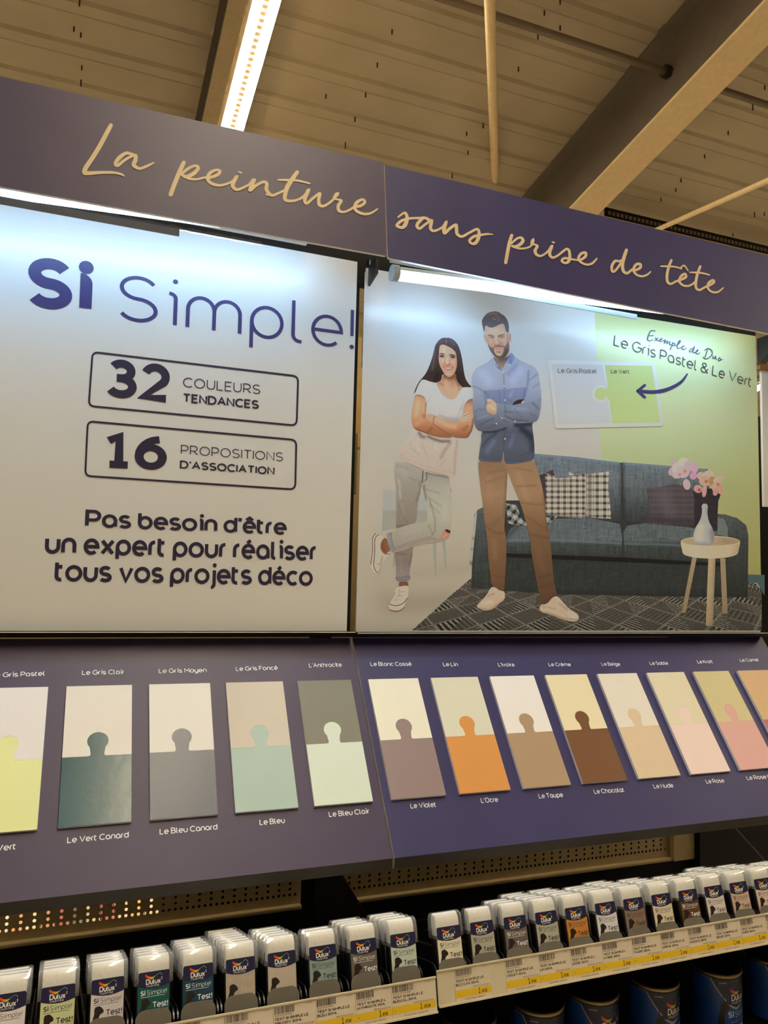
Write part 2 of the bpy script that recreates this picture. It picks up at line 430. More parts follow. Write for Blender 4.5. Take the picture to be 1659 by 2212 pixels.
# sag rod through the beam, running along x
pw = onx(1445, 157, fc-0.006)
t = thing('tie_rod', 'thin dark tie rod passing through the web of the large roof beam', 'rod', pw)
mb = MB(); mb.tube((-6, pw[1], pw[2]), (6, pw[1], pw[2]), 0.016); mb.build('rod', mat('rod_steel', hx('6b5c49'), 0.5), t, pw)
mb = MB(); mb.tube((pw[0]-0.03, pw[1], pw[2]), (pw[0]+0.03, pw[1], pw[2]), 0.03, n=6); mb.build('nut', M_screw, t, pw)
def pipe(a, d0, b, d1, r, label, ext=(0.0, 0.0)):
    ra = ray(*a); rb = ray(*b); A = CAM+ra/np.linalg.norm(ra)*d0; B = CAM+rb/np.linalg.norm(rb)*d1
    A, B = A-(B-A)*ext[0], B+(B-A)*ext[1]
    mb = MB(); mb.tube(A, B, r); o = mb.build('ceiling_pipe', M_flange, None, A); o.location = A.tolist()
    tag(o, label, 'pipe')
pipe((1070, 412), 5.0, (1058, 0), 3.45, 0.021, 'cream pipe dropping straight down left of the large roof beam', (0.05, 0.45))
pipe((1415, 498), 4.6, (1659, 390), 4.0, 0.0125, 'thin cream brace slanting up to the right edge under the large beam', (0.12, 1.2))
# perforated cable tray along x
a = roofpt(1300, 455, 0.12); yb = a[1]
t = thing('cable_tray', 'cream cable tray with a dark perforated side along the roof at far right', 'tray', (2.6, yb, roofz(yb, 0.12)))
off = (2.6, yb, roofz(yb, 0.12))
mb = MB(); zt_ = roofz(yb, 0.10)
mb.box((2.25, yb-0.02, zt_-0.075), (7, yb+0.06, zt_-0.06)); mb.build('tray_base', M_flange, t, off)
mb = MB(); mb.box((2.25, yb-0.02, zt_-0.058), (7, yb-0.012, zt_-0.005)); mb.build('tray_side', M_black, t, off)
mb = MB(); x = 2.27
while x < 5: mb.box((x, yb-0.024, zt_-0.046), (x+0.018, yb-0.0205, zt_-0.026)); x += 0.03
mb.build('tray_slot_row', M_steel, t, off)

# ------------------------------------------------------------------ gondola frame
for xa, lab in ((-1.0, 'black shelving upright behind the left end of the display'), (0.0, 'black shelving upright between the two posters'), (1.016, 'black shelving upright behind the right end of the display')):
    t = thing('shelving_upright', lab, 'upright', (xa, 0.2, 0))
    mb = MB(); mb.box((xa-0.03, 0.2245, 0), (xa+0.03, 0.29, 2.2)); mb.build('post', M_black, t, (xa, 0.2, 0))
    if xa == 0.0:
        mb = MB(); mb.box((-0.0155, 0.012, 1.33), (-0.0015, 0.018, 1.998)); mb.build('cover_strip', M_black, t, (xa, 0.2, 0))
        mb = MB(); mb.box((0.031, 0.17, 1.3), (0.062, 0.178, 1.95)); mb.build('perforated_strip', M_cream, t, (xa, 0.2, 0))
        mb = MB(); zz = 1.33
        while zz < 1.9: mb.tube((0.047, 0.1705, zz), (0.047, 0.1685, zz), 0.0045, n=8); zz += 0.022
        mb.build('slot_row', M_dark, t, (xa, 0.2, 0))
        mb = MB(); mb.box((0.02, 0.1, 1.70), (0.045, 0.16, 1.86)); mb.build('clip', mat('yellow_clip', hx('d8b878'), 0.5), t, (xa, 0.2, 0))
        mb = MB(); mb.box((0.0, 0.06, 1.60), (0.02, 0.1, 1.72)); mb.build('tab', mat('olive_tab', hx('8f8a58'), 0.5), t, (xa, 0.2, 0))
# top rail behind the header
o = bx('top_rail', (-1.0, 0.008, 2.0), (1.0, 0.03, 2.16), M_black); tag(o, 'long black top rail showing above both posters', 'rail')
# black triangular bracket in front of the joint
tri = [(0.026, 2.056), (-0.0404, 2.034), (-0.0436, 2.0043), (0.012, 1.992), (0.016, 1.994)]
mb = MB(); mb.prism([(0.011, a, b) for a, b in tri], (0.004, 0, 0)); t = mb.build('header_bracket', mat('bracket_black', hx('20242c'), 0.35)); tag(t, 'black triangular bracket holding the header between the two posters', 'bracket')
mb = MB(); mb.box((0.0100, -0.0095, 2.034), (0.0109, -0.0075, 2.043)); mb.build('bracket_slot', M_white, t)
# perforated back panels
def perf(name, xa, xb, zl, label):
    t = thing(name, label, 'panel', ((xa+xb)/2, 0.22, zl))
    off = ((xa+xb)/2, 0.22, zl); s = 0.0112; r = 0.0030
    mb = MB(); ncol = int((xb-xa-0.01)/s); x0 = xa+0.005; zb = zl+0.0168
    yF = 0.22
    nrow = 5
    for i in range(ncol):
        for j in range(nrow):
            cx = x0+(i+0.5)*s; cz = zb+(j+0.5)*s
            hole = j in (0, 3) or (j in (1, 2) and i % 2 == 0)
            c4 = [(cx-s/2, yF, cz-s/2), (cx+s/2, yF, cz-s/2), (cx+s/2, yF, cz+s/2), (cx-s/2, yF, cz+s/2)]
            if not hole: mb.add(c4, [(0, 1, 2, 3)]); continue
            ring = [(cx+r*math.cos(math.radians(-135+30*k)), yF, cz+r*math.sin(math.radians(-135+30*k))) for k in range(12)]
            ring2 = [(p[0], yF+0.0012, p[2]) for p in ring]
            fs = []
            for q in range(4):
                k0 = 3*q
                fs.append((q, (q+1) % 4, 4+(k0+3) % 12, 4+(k0+2) % 12, 4+(k0+1) % 12, 4+k0))
            fs += [(4+k, 4+(k+1) % 12, 16+(k+1) % 12, 16+k) for k in range(12)]
            mb.add(c4+ring+ring2, fs)
    zt = zb+nrow*s
    mb.add([(xa, yF, zl), (xb, yF, zl), (xb, yF, zb), (xa, yF, zb)], [(0, 1, 2, 3)])
    mb.add([(xa, yF, zb), (x0, yF, zb), (x0, yF, zt), (xa, yF, zt)], [(0, 1, 2, 3)])
    xe = x0+ncol*s
    mb.add([(xe, yF, zb), (xb, yF, zb), (xb, yF, zt), (xe, yF, zt)], [(0, 1, 2, 3)])
    mb.add([(xa, yF, zt), (xb, yF, zt), (xb, yF, 1.9), (xa, yF, 1.9)], [(0, 1, 2, 3)])
    mb.build('perforated_sheet', M_cream, t, off)
    mb = MB(); mb.rbox((xa, 0.2085, zl-0.004), (xb, 0.222, zl+0.004), 0.0018); mb.build('bottom_lip', M_cream, t, off)
    return t, off
perf('perforated_panel', -0.97, -0.018, 0.7785, 'cream perforated back panel under the left sloped board')
t, off = perf('perforated_panel', 0.03, 0.918, 0.7755, 'cream perforated back panel under the right sloped board')
mb = MB(); mb.box((0.918, 0.205, 0.772), (0.982, 0.24, 1.3)); mb.build('side_flange', M_cream, t, off)
# merchandise on the far side of the back panel, seen through the holes
cols = ['cfc0a0', 'd8cdb4', 'c98a3a', 'd9c7a0', 'b07a50', '9a2c2c', '3a2d2a', 'b8a48a', 'a43030', 'd0c0a0', 'd9a030', 'c9b890']
for i, c in enumerate(cols):
    xa = -0.62+i*0.029
    mb = MB(); mb.rbox((xa, 0.28, 0.7005), (xa+0.027, 0.56, 0.722), 0.002)
    o = mb.build('carton', mat('carton_'+c, hx(c), 0.6)); nm = {'c':'cream'}
    tag(o, '%s carton from the left behind the left perforated panel, glimpsed through holes' % ('first second third fourth fifth sixth seventh eighth ninth tenth eleventh twelfth'.split()[i]), 'carton', 'cartons behind the left perforated panel')
o = bx('rear_shelf', (-1.0, 0.26, 0.68), (1.0, 0.8, 0.70), M_cream); tag(o, 'shelf on the far side of the unit carrying the hidden cartons', 'shelf')
for xa, xb, lab in ((-0.29, -0.03, 'added blackout sheet behind the right end of the left perforated panel'), (0.032, 0.968, 'added blackout sheet behind the right perforated panel')):
    o = bx('blackout_sheet', (xa, 0.253, 0.702), (xb, 0.258, 1.85), M_black); tag(o, lab, 'board')  # black sheets added out of sight to darken the holes
# side plate and end wall of the shelf below
mb = MB(); mb.prism([(-0.002, a, b) for a, b in ((0.18, 0.927), (-0.15, 0.8765), (-0.15, 0.80), (0.18, 0.77))], (0.004, 0, 0))
tag(mb.build('shelf_bracket', M_black), 'black sloping shelf bracket below the joint of the two sloped boards', 'bracket')
# ------------------------------------------------------------------ header panels with brush lettering
HT = np.array([0, -0.0954, 2.1848]); HB = np.array([0, -0.1235, 1.9982])
HN = np.cross((1.0, 0, 0), HB-HT); HN /= np.linalg.norm(HN)
if HN[1] > 0: HN = -HN
def HP(px, py, off=0.0): return hit(px, py, HT+HN*off, HN)
def header(name, xa, xb, lft, rgt, lab, face=None):
    """lft/rgt: (top, bottom) points on the header plane"""
    (ta, ba), (tb, bb) = lft, rgt
    th = -HN*0.005
    t = thing(name, lab, 'header sign', (ta+bb)/2, group='header signs')
    off = (ta+bb)/2
    mb = MB()
    pts = [np.asarray(p) for p in (ta, tb, bb, ba)]
    # rounded corners
    out = []
    for i in range(4):
        p, a, b = pts[i], pts[i-1], pts[(i+1) % 4]
        da = (a-p)/np.linalg.norm(a-p); db = (b-p)/np.linalg.norm(b-p); r = 0.004
        for k in range(5):
            s = k/4; out.append(p+da*r*(1-s)**2+db*r*s**2)
    n = len(out)
    mb.add(out+[p+th for p in out], [tuple(range(n))], 0)
    mb.add(out+[p+th for p in out], [(i, (i+1) % n, n+(i+1) % n, n+i) for i in range(n)], 1)
    mb.add([p+th for p in out], [tuple(range(n))[::-1]], 1)
    mb.build('board', [face or M_violet, M_pale], t, off)
    return t, off
def extrap(p, q, x): return p+(q-p)*((x-p[0])/(q[0]-p[0]))
j0t, j0b = HP(829, 351), HP(835.5, 553); j1t, j1b = HP(831, 355), HP(838, 557)
l_t, l_b = HP(0, 165), HP(0, 403); r_t, r_b = HP(1659, 552), HP(1659, 720)
headL, hoL = header('header_sign', -1, 0, (extrap(j0t, l_t, -1.0), extrap(j0b, l_b, -1.0)), (j0t, j0b), 'left violet header panel reading La peinture in brush lettering')
headR, hoR = header('header_sign', 0, 1, (j1t, j1b), (extrap(j1t, r_t, 1.02), extrap(j1b, r_b, 1.02)), 'right violet header panel reading sans prise de t\u00eate in brush lettering', M_indigo_lit)
def brush(parent, off, crop, strokes, name, m=M_gold, plane=None, lift=0.0006):
    """hand lettering: strokes drawn over a crop (x0, y0, scale) as 'x,y,w' lists"""
    ox, oy, s = crop; mb = MB()
    for st in strokes:
        A = [tuple(map(float, q.split(','))) for q in st.split()]
        pts = [(a[0], a[1]) for a in A]; ws = [a[2] for a in A]
        # smooth: Catmull-Rom
        P = np.array(pts); n = len(P); Q = []; Wd = []
        for i in range(n-1):
            p0, p1, p2, p3 = P[max(i-1, 0)], P[i], P[i+1], P[min(i+2, n-1)]
            for k in range(6):
                u = k/6; Q.append(0.5*((2*p1)+(-p0+p2)*u+(2*p0-5*p1+4*p2-p3)*u*u+(-p0+3*p1-3*p2+p3)*u**3)); Wd.append(ws[i]+(ws[i+1]-ws[i])*u)
        Q.append(P[-1]); Wd.append(ws[-1])
        rb = ribbon(Q, 1, widths=Wd)
        vs = []
        lf = lift+3e-5*(strokes.index(st)+1)
        for i_, (l, r) in enumerate(rb):
            for p in (l, r): vs.append(plane(ox+p[0]/s, oy+p[1]/s, lf+1.5e-6*i_))
        mb.add(vs, [(2*i, 2*i+1, 2*i+3, 2*i+2) for i in range(len(rb)-1)])
        for c, w in ((Q[0], Wd[0]), (Q[-1], Wd[-1])):      # round ends
            mb.add([plane(ox+(c[0]+w*0.5*math.cos(6.2832*i/10))/s, oy+(c[1]+w*0.5*math.sin(6.2832*i/10))/s, lift) for i in range(10)], [tuple(range(10))])
    return mb.build(name, m, parent, off)
brush(headL, hoL, (160, 250, 4.88), ["388,100,42 340,190,48 270,320,48 190,450,48 125,545,50 110,595,48 150,605,42 290,598,32 420,600,28 500,618,24 530,638,10",
 "650,425,40 598,402,30 545,395,34 480,440,44 437,500,40 462,522,36 530,470,30 600,430,28 650,420,34 645,470,46 630,520,42 690,556,30 770,530,28 842,494,14"], 'lettering', plane=HP)
brush(headL, hoL, (360, 320, 6.9125), ["255,215,60 190,360,68 120,530,66 60,690,66", "215,390,40 330,300,44 430,262,34 470,300,56 400,380,60 300,425,56 230,400,40",
 "250,420,40 340,455,38 450,465,34 560,440,32 640,440,44 760,395,52 795,345,48 740,325,36 650,370,52 610,450,52 660,520,48 770,555,42 880,540,36 985,490,34 1040,430,54 985,550,62 1040,618,44 1130,595,38 1230,545,36 1300,480,60 1250,620,62 1330,560,44 1440,505,44 1495,530,50 1490,620,56 1570,705,44 1660,675,36",
 "1075,352,26 1118,370,28"], 'lettering', plane=HP)
brush(headL, hoL, (580, 360, 6.636), ["-30,395,30 40,410,34 130,385,32 225,340,34", "410,80,56 340,180,64 270,290,64 235,420,58 250,480,46 340,490,38 440,465,34 520,410,40 570,340,52 520,470,52 550,525,40 640,450,40 735,385,40 720,470,48 730,545,48 790,565,38 870,520,34 930,470,34",
 "140,190,26 280,192,36 420,200,32 590,240,26", "968,400,50 985,395,50 940,450,44 990,470,24 1040,490,46 1000,560,50 1010,630,46 1080,650,34 1160,620,34 1230,580,36 1320,560,44 1380,510,42 1350,470,34 1270,510,50 1235,580,46 1270,640,40 1370,678,40 1470,665,32 1565,604,18"], 'lettering', plane=HP)
brush(headR, hoR, (840, 430, 6.9125), ["140,268,26 230,205,36 265,240,44 270,310,56 240,390,62 190,425,44 120,395,44 180,330,42 280,295,40 380,285,34 470,283,36 530,278,36 590,310,36",
 "600,300,30 530,280,36 450,340,50 420,400,46 460,440,40 540,380,36 630,320,44 635,350,52 620,430,50 660,475,38 740,455,34 810,410,36 855,345,44 825,440,60 835,505,48 910,440,46 1000,385,42 1010,450,52 1020,520,48 1090,560,40 1190,510,38 1310,450,40 1345,490,44 1340,570,54 1300,650,54 1240,665,36 1205,620,40 1270,560,44 1380,535,38 1480,522,30 1555,528,12"], 'lettering', plane=HP)
brush(headR, hoR, (1070, 480, 7.213), ["255,205,48 220,320,54 190,470,54 162,628,52", "250,330,30 330,260,36 400,240,36 430,290,54 380,350,52 310,380,44 260,370,36",
 "270,375,30 350,405,32 450,408,30 540,380,28 575,330,40 585,285,56 570,330,44 620,350,26 655,375,42 620,440,50 640,500,44 700,525,34 770,495,32 830,440,34 880,375,44 845,490,48 890,550,36 970,520,34 1060,450,36 1115,415,34 1150,450,42 1160,540,46 1140,610,50 1085,635,36 1035,600,38 1080,560,38 1180,575,34 1280,590,26 1340,580,36 1405,530,46 1405,475,40 1340,490,46 1295,560,42 1330,620,38 1420,660,34 1510,640,36 1582,565,22",
 "890,308,24 915,318,26"], 'lettering', plane=HP)
brush(headR, hoR, (1300, 520, 5.925), ["315,120,40 285,210,46 265,300,44 275,385,38 325,415,32 390,370,32 440,375,30 495,340,36 490,300,34 440,305,36 405,370,34 440,430,30 510,455,26 580,435,26 625,395,16",
 "265,250,34 215,262,28 170,260,34 130,320,36 130,380,34 155,395,30 200,350,30 250,275,30", "890,250,32 855,340,36 835,440,36 840,520,34 880,552,28 950,520,28 1010,500,28 1075,465,34 1065,425,32 1020,450,36 990,510,32 1030,565,28 1100,580,26 1160,555,26 1200,520,30",
 "755,326,18 850,328,26 940,335,22 1020,358,20", "1000,355,16 1052,318,24 1105,385,16", "1260,330,32 1225,420,36 1205,520,36 1205,600,34 1250,630,28 1320,595,28 1390,565,28 1435,530,32 1420,505,30 1370,540,36 1355,600,30 1400,650,28 1480,658,26 1555,602,16",
 "1125,405,18 1210,408,26 1290,415,22 1378,438,18"], 'lettering', plane=HP)

# ------------------------------------------------------------------ tube lamps under the header
def half(p0, p1, r, a0, a1, parent, off, name, m):
    mb = MB(); n = 14; vs = []
    for p in (p0, p1):
        for i in range(n+1):
            q = math.radians(a0+(a1-a0)*i/n); vs.append((p[0], p[1]+r*math.cos(q), p[2]+r*math.sin(q)))
    mb.add(vs, [(i, i+1, n+2+i, n+1+i) for i in range(n)], 0, None, True); mb.build(name, m, parent, off)
def tube_lamp(a, b, lab, strip, caps):
    t = thing('tube_lamp', lab, 'lamp', a, group='cool white tubes under the header')
    half(a, b, 0.0125, 170, 350, t, a, 'diffuser', M_tube); half(a, b, 0.0124, -10, 170, t, a, 'spine', M_white)
    a_, b_ = np.asarray(a, float), np.asarray(b, float); d = (b_-a_)/np.linalg.norm(b_-a_)
    for p, s in ((a_, -1), (b_, 1)):
        mb = MB(); mb.tube(p, p+d*s*0.012, 0.0148, n=20); mb.build('end_cap', mat('lamp_cap', hx('b4c4d6'), 0.35), t, a)
    mb = MB(); mb.box(*strip); mb.build('trim_strip', M_greymetal, t, a)
    mb = MB(); mb.box((a[0]+0.02, a[1]+0.004, b[2]+0.016), (b[0]-0.02, -0.004, b[2]+0.024)); mb.build('mounting_bar', M_white, t, a)
    return t
tl = tube_lamp((-0.975, -0.098, 1.9880), (-0.095, -0.098, 2.0330), 'cool white tube lamp under the left header panel', ((-1.0, -0.1125, 1.9765), (-0.3535, -0.1105, 1.9885)), 0)
tube_lamp((0.032, -0.098, 1.9864), (0.912, -0.098, 2.0310), 'cool white tube lamp with visible end cap under the right header panel', ((0.20, -0.086, 1.9870), (0.574, -0.084, 1.9975)), 0)
# crumpled clear film left around the left tube
mb = MB(); n = 120; vs = []
for i in range(n):
    x = -0.78+0.56*i/(n-1); j = (0.0007*math.sin(i*0.9)+0.0006*math.sin(i*2.1+1)+0.0006*random.uniform(-1, 1))*1.4
    vs += [(x, -0.1065+j*0.4, 1.990+j*0.6), (x, -0.1115-j*0.4, 1.986+0.3*j), (x, -0.1135+j*0.3, 1.992-j*0.6)]
mb.add(vs, [f for i in range(n-1) for f in ((3*i, 3*i+3, 3*i+4, 3*i+1), (3*i+1, 3*i+4, 3*i+5, 3*i+2))], 0)
mb.build('plastic_film', clear_mat('clear_film', opac=0.10, rough=0.15), tl, (-0.975, -0.098, 1.9880))

# ------------------------------------------------------------------ posters
def board(name, xa, xb, za, zb, lab):
    t = thing(name, lab, 'poster', ((xa+xb)/2, 0, za)); off = ((xa+xb)/2, 0, za)
    mb = MB(); mb.box((xa, 0, za), (xb, 0.006, zb)); mb.build('sheet', M_paper, t, off)
    return t, off
posL, oL = board('poster', -0.985, -0.0117, 1.3412, 2.0384, 'left white poster headed Si Simple! with two boxed numbers 32 and 16')
posR, oR = board('poster', 0.0069, 0.9900, 1.3398, 2.0300, 'right poster showing a couple in front of a sofa and a green wall')
def PP(px, py, off=0.0):
    p = ony(px, py, 0.0); return np.array([p[0], -off, p[2]])
def ptext(parent, off, s, a, b, cap, w, m, lift=0.0006, track=22, surf=PP, upv=(0, 0, 1.0), slant=0.0, name='lettering', ret=None):
    """lettering between two baseline points; cap height given by a third point or metres"""
    p0, p1 = surf(*a), surf(*b)
    f, L = plane_map(p0, p1, upv, surf(a[0], a[1], lift)-p0)
    mb = MB() if ret is None else ret
    text(mb, s, f, cap, w, track, L, 28, slant=slant)
    return mb.build(name, m, parent, off) if ret is None else mb
def caph(a, b): return float(np.linalg.norm(PP(*a)-PP(*b)))
ptext(posL, oL, "Si", (55, 661.5), (197, 679.5), caph((105, 562), (108, 668)), 0.225, M_ink2, track=30)
ptext(posL, oL, "Simple!", (253, 690), (763, 756.5), caph((297, 595), (299, 694)), 0.075, M_ink2, track=26)
ptext(posL, oL, "32", (226, 857), (367, 871), caph((365, 792), (366, 871)), 0.215, M_ink, track=34)
ptext(posL, oL, "COULEURS", (395, 836), (562, 852), caph((397, 815), (397, 836)), 0.095, M_ink, track=26)
ptext(posL, oL, "TENDANCES", (394, 869), (559, 884), caph((397, 850), (397, 869)), 0.20, M_ink, track=30)
ptext(posL, oL, "16", (223, 1010), (361, 1017), caph((290, 940), (290, 1013)), 0.215, M_ink, track=30)
ptext(posL, oL, "PROPOSITIONS", (390, 981), (611, 997), caph((390, 960), (390, 980)), 0.095, M_ink, track=26)
ptext(posL, oL, "D'ASSOCIATION", (388, 1012), (593, 1026), caph((390, 995), (390, 1012)), 0.19, M_ink, track=30)
ptext(posL, oL, "Pas besoin d'\u00eatre", (183, 1138.5), (619, 1156), caph((185, 1102), (185, 1139)), 0.185, M_ink, track=26)
ptext(posL, oL, "un expert pour r\u00e9aliser", (96, 1196), (684, 1212), 0.0335, 0.18, M_ink, track=26)
ptext(posL, oL, "tous vos projets d\u00e9co", (117, 1256), (675, 1266), 0.0335, 0.18, M_ink, track=26)
def outline(parent, off, corners, rad, wpx, m, name, lift=0.0006, surf=PP):
    C = [np.array(c, float) for c in corners]; P = []
    for i in range(4):
        p, a, b = C[i], C[i-1], C[(i+1) % 4]
        da = (a-p)/np.linalg.norm(a-p); db = (b-p)/np.linalg.norm(b-p)
        for k in range(7):
            s = k/6; P.append(p+da*rad*(1-s)**2+db*rad*s**2)
    P.append(P[0]); rb = ribbon(P+[P[1]], wpx)[:-1]; rb[0] = rb[-1]
    mb = MB(); vs = []
    for l, r in rb: vs += [surf(l[0], l[1], lift), surf(r[0], r[1], lift)]
    mb.add(vs, [(2*i, 2*i+1, 2*i+3, 2*i+2) for i in range(len(rb)-1)])
    return mb.build(name, m, parent, off)
outline(posL, oL, [(200, 760.5), (644, 813), (640.5, 919.5), (191.5, 877)], 13, 4.2, M_ink, 'box_outline')
outline(posL, oL, [(189.5, 910), (640, 950.5), (637.5, 1057.5), (184, 1028)], 13, 4.2, M_ink, 'box_outline')

# ledge strips under the posters
for xa, xb, dz, lab in ((-1.0, -0.003, 0.0015, 'black ledge strip under the left white poster'), (0.002, 0.998, 0.0, 'black ledge strip under the right poster with the couple')):
    t = thing('ledge_strip', lab, 'ledge', (xa, 0, 1.34), group='ledge strips'); off = (xa, 0, 1.34)
    z = 1.3405+dz-0.0012
    mb = MB(); pr = [(0.012, z), (-0.022, z-0.0004), (-0.012, z-0.009), (0.012, z-0.010)]
    mb.prism([(xa, a, b) for a, b in pr], (xb-xa, 0, 0)); mb.build('strip', M_black, t, off)
    mb = MB(); mb.box((xa, -0.0230, z-0.0009), (xb, -0.0215, z+0.0003)); mb.build('top_edge', M_pale, t, off)
# edge of the next bay at far right
t = thing('poster', 'sliver of another pale poster beyond the right edge of the couple poster', 'poster', (1.1, 0, 1.6))
mb = MB(); mb.box((1.0085, 0.0, 1.63), (1.5, 0.006, 1.965)); mb.build('sheet', M_paper, t, (1.1, 0, 1.6))
t = thing('header_bracket', 'black bracket with a wooden block at the top right corner of the couple poster', 'bracket', (1.0, 0, 2.0))
mb = MB(); mb.prism([(0.996, a, b) for a, b in ((0.0, 2.03), (-0.05, 2.03), (-0.05, 2.0), (0.0, 1.965))], (0.02, 0, 0)); mb.build('plate', MATS['bracket_black'], t, (1.0, 0, 2.0))
mb = MB(); mb.box((0.997, -0.006, 1.955), (1.03, 0.006, 1.972)); mb.build('wooden_block', mat('plain_wood', hx('8a6433'), 0.6, var=0.2, scale=20), t, (1.0, 0, 2.0))

# ------------------------------------------------------------------ sloped boards with the colour names
D = np.array([0, -0.5757, -0.8180]); D /= np.linalg.norm(D)
NO = np.array([0, -0.8180, 0.5757]); NO /= np.linalg.norm(NO)
P1 = np.array([0, 0.0011, 1.3318])
BO = -0.006                                            # board face below the faces of the samples
def SP(px, py, off=0.0): return hit(px, py, P1+NO*(BO+off), NO)
def slope(x, t, off=0.0): return P1+D*t+NO*(BO+off)+np.array([x, 0, 0])
TV = 0.3885
def sloped(xa, xb, lab, face):
    t = thing('sample_board', lab, 'board', slope((xa+xb)/2, TV)); off = slope((xa+xb)/2, TV)
    a = slope(0, 0.0)[1:]; v = slope(0, TV)[1:]; d = (v[0]+0.001, v[1]-0.0165); e = (v[0]+0.03, v[1]-0.0165)
    a2 = slope(0, 0.0, -0.012)[1:]
    pr = [a, v, d, e, a2]
    mb = MB(); n = 5
    vs = [(xa, p[0], p[1]) for p in pr]+[(xb, p[0], p[1]) for p in pr]
    mb.add(vs, [(0, 1, 6, 5)], 0)
    mb.add(vs, [(1, 2, 7, 6), (2, 3, 8, 7), (3, 4, 9, 8), (4, 0, 5, 9)], 1)
    mb.add(vs, [(4, 3, 2, 1, 0), (5, 6, 7, 8, 9)], 2)
    mb.build('board', [face, mat('board_lip', hx('38332f'), 0.45), M_pale], t, off)
    return t, off
sbL, soL = sloped(-1.0, -0.0016, 'left sloped violet board carrying grey, green and blue colour samples', M_violet)
sbR, soR = sloped(0.0016, 1.0, 'right sloped violet board carrying cream, brown and pink colour samples', M_indigo_lit)
upD = -D
NAMES_T = [("Le Gris Pastel", (-20, 1464), (97, 1459.7)), ("Le Gris Clair", (177, 1458), (268.5, 1456.2)), ("Le Gris Moyen", (342.7, 1454.4), (446.5, 1452.2)),
 ("Le Gris Fonc\u00e9", (509.7, 1449.6), (600.4, 1447)), ("L'Anthracite", (668, 1441.6), (739, 1440.3)),
 ("Le Blanc Cass\u00e9", (800.8, 1438.8), (889.7, 1438.5)), ("Le Lin", (958, 1439.3), (990, 1439.3)), ("L'Ivoire", (1076.9, 1439.9), (1112.6, 1439.9)),
 ("Le Cr\u00e8me", (1186, 1439.3), (1234.3, 1439.3)), ("Le Beige", (1300.4, 1438.2), (1340.8, 1438.4)), ("Le Sable", (1405, 1436.6), (1444.5, 1436)),
 ("Le Kraft", (1507.7, 1433.2), (1541.5, 1432.7)), ("Le Camel", (1600, 1429.8), (1640.6, 1428.6))]
NAMES_B = [("Le Vert", (-38, 1843), (34.5, 1834.7)), ("Le Vert Canard", (144.8, 1821.7), (278, 1809)), ("Le Bleu Canard", (344.8, 1803), (469.9, 1791.8)),
 ("Le Bleu", (561, 1782.5), (615.8, 1778)), ("Le Bleu Clair", (711, 1765), (798.5, 1757.3)), ("Le Violet", (887.5, 1746.5), (943, 1743)),
 ("L'Ocre", (1040, 1734.6), (1076.9, 1732)), ("Le Taupe", (1164.8, 1724.9), (1217.5, 1721.7)), ("Le Chocolat", (1284.5, 1715), (1349.8, 1710.7)),
 ("Le Nude", (1413.3, 1703.5), (1455.8, 1701)), ("Le Rose", (1526.5, 1692.6), (1566, 1690.5)), ("Le Rose Indien", (1614.6, 1685), (1690, 1680))]
for i, (s, a, b) in enumerate(NAMES_T):
    ptext(sbL if i < 5 else sbR, soL if i < 5 else soR, s, a, b, 0.0082, 0.15, M_whiteink, surf=SP, upv=upD, track=24)
for i, (s, a, b) in enumerate(NAMES_B):
    ptext(sbL if i < 5 else sbR, soL if i < 5 else soR, s, a, b, 0.0082, 0.15, M_whiteink, surf=SP, upv=upD, track=24)

# ------------------------------------------------------------------ colour samples: two interlocking pieces
SW, T0, T1, TS = 0.0962, 0.0876, 0.3012, 0.2015
def knob(x0):
    """outline of the tab rising from the lower piece, left to right, in (x, t)"""
    cx = x0+SW/2; r = 0.0150; cy = TS-0.0232; nk = 0.0095
    pts = [(cx-nk-0.003, TS), (cx-nk-0.0006, TS-0.0010), (cx-nk, TS-0.0036)]
    a0 = math.radians(222)
    pts += [(cx+r*math.cos(math.radians(a)), cy-r*0.93*math.sin(math.radians(a))) for a in range(222, -43, -12)]
    pts += [(cx+nk, TS-0.0036), (cx+nk+0.0006, TS-0.0010), (cx+nk+0.003, TS)]
    return pts
def piece(name, poly, m, parent, off):
    pts, tri = fill(poly, 0.02); mb = MB()
    th = 0.0058
    mb.add([slope(p[0], p[1], th) for p in pts], tri, 0)
    n = len(poly); vs = [slope(p[0], p[1], th) for p in poly]+[slope(p[0], p[1], 0.0002) for p in poly]
    mb.add(vs, [(i, (i+1) % n, n+(i+1) % n, n+i) for i in range(n)], 1)
    return mb.build(name, [m, M_edge], parent, off)
M_edge = mat('sample_edge', hx('e4e1e8'), 0.5)
PW = lin([250, 240, 214])
SAMPLES = [(-1, 'Le Gris Pastel', 'light grey over pale yellow-green colour sample, cut by the left frame edge', (236,226,208), (232,230,150), .5),
 (0, '', 'light grey over dark teal colour sample', (234,222,197), (38,82,84), .22), (1, '', 'warm white over glossy dark slate blue colour sample', (237,226,202), (60,66,82), .30),
 (2, '', 'beige grey over soft sea-green colour sample', (210,194,166), (172,190,168), .45), (3, '', 'olive grey over pale mint colour sample', (132,126,105), (216,223,192), .45),
 (0, '', 'off-white over mauve brown colour sample', (246,235,200), (152,127,117), .45), (1, '', 'linen beige over bright orange ochre colour sample', (229,219,183), (224,150,70), .45),
 (2, '', 'ivory white over taupe brown colour sample', (246,234,212), (178,146,106), .45), (3, '', 'cream yellow over chocolate brown colour sample', (243,223,171), (120,75,38), .45),
 (4, '', 'pale beige over nude peach colour sample', (239,224,193), (226,196,151), .45), (5, '', 'sand beige over pale pink colour sample', (233,216,172), (244,212,187), .45),
 (6, '', 'kraft tan over dusty pink colour sample', (216,197,136), (224,167,147), .45), (7, '', 'camel brown over red-brown colour sample, cut by the right frame edge', (221,177,122), (190,96,74), .45)]
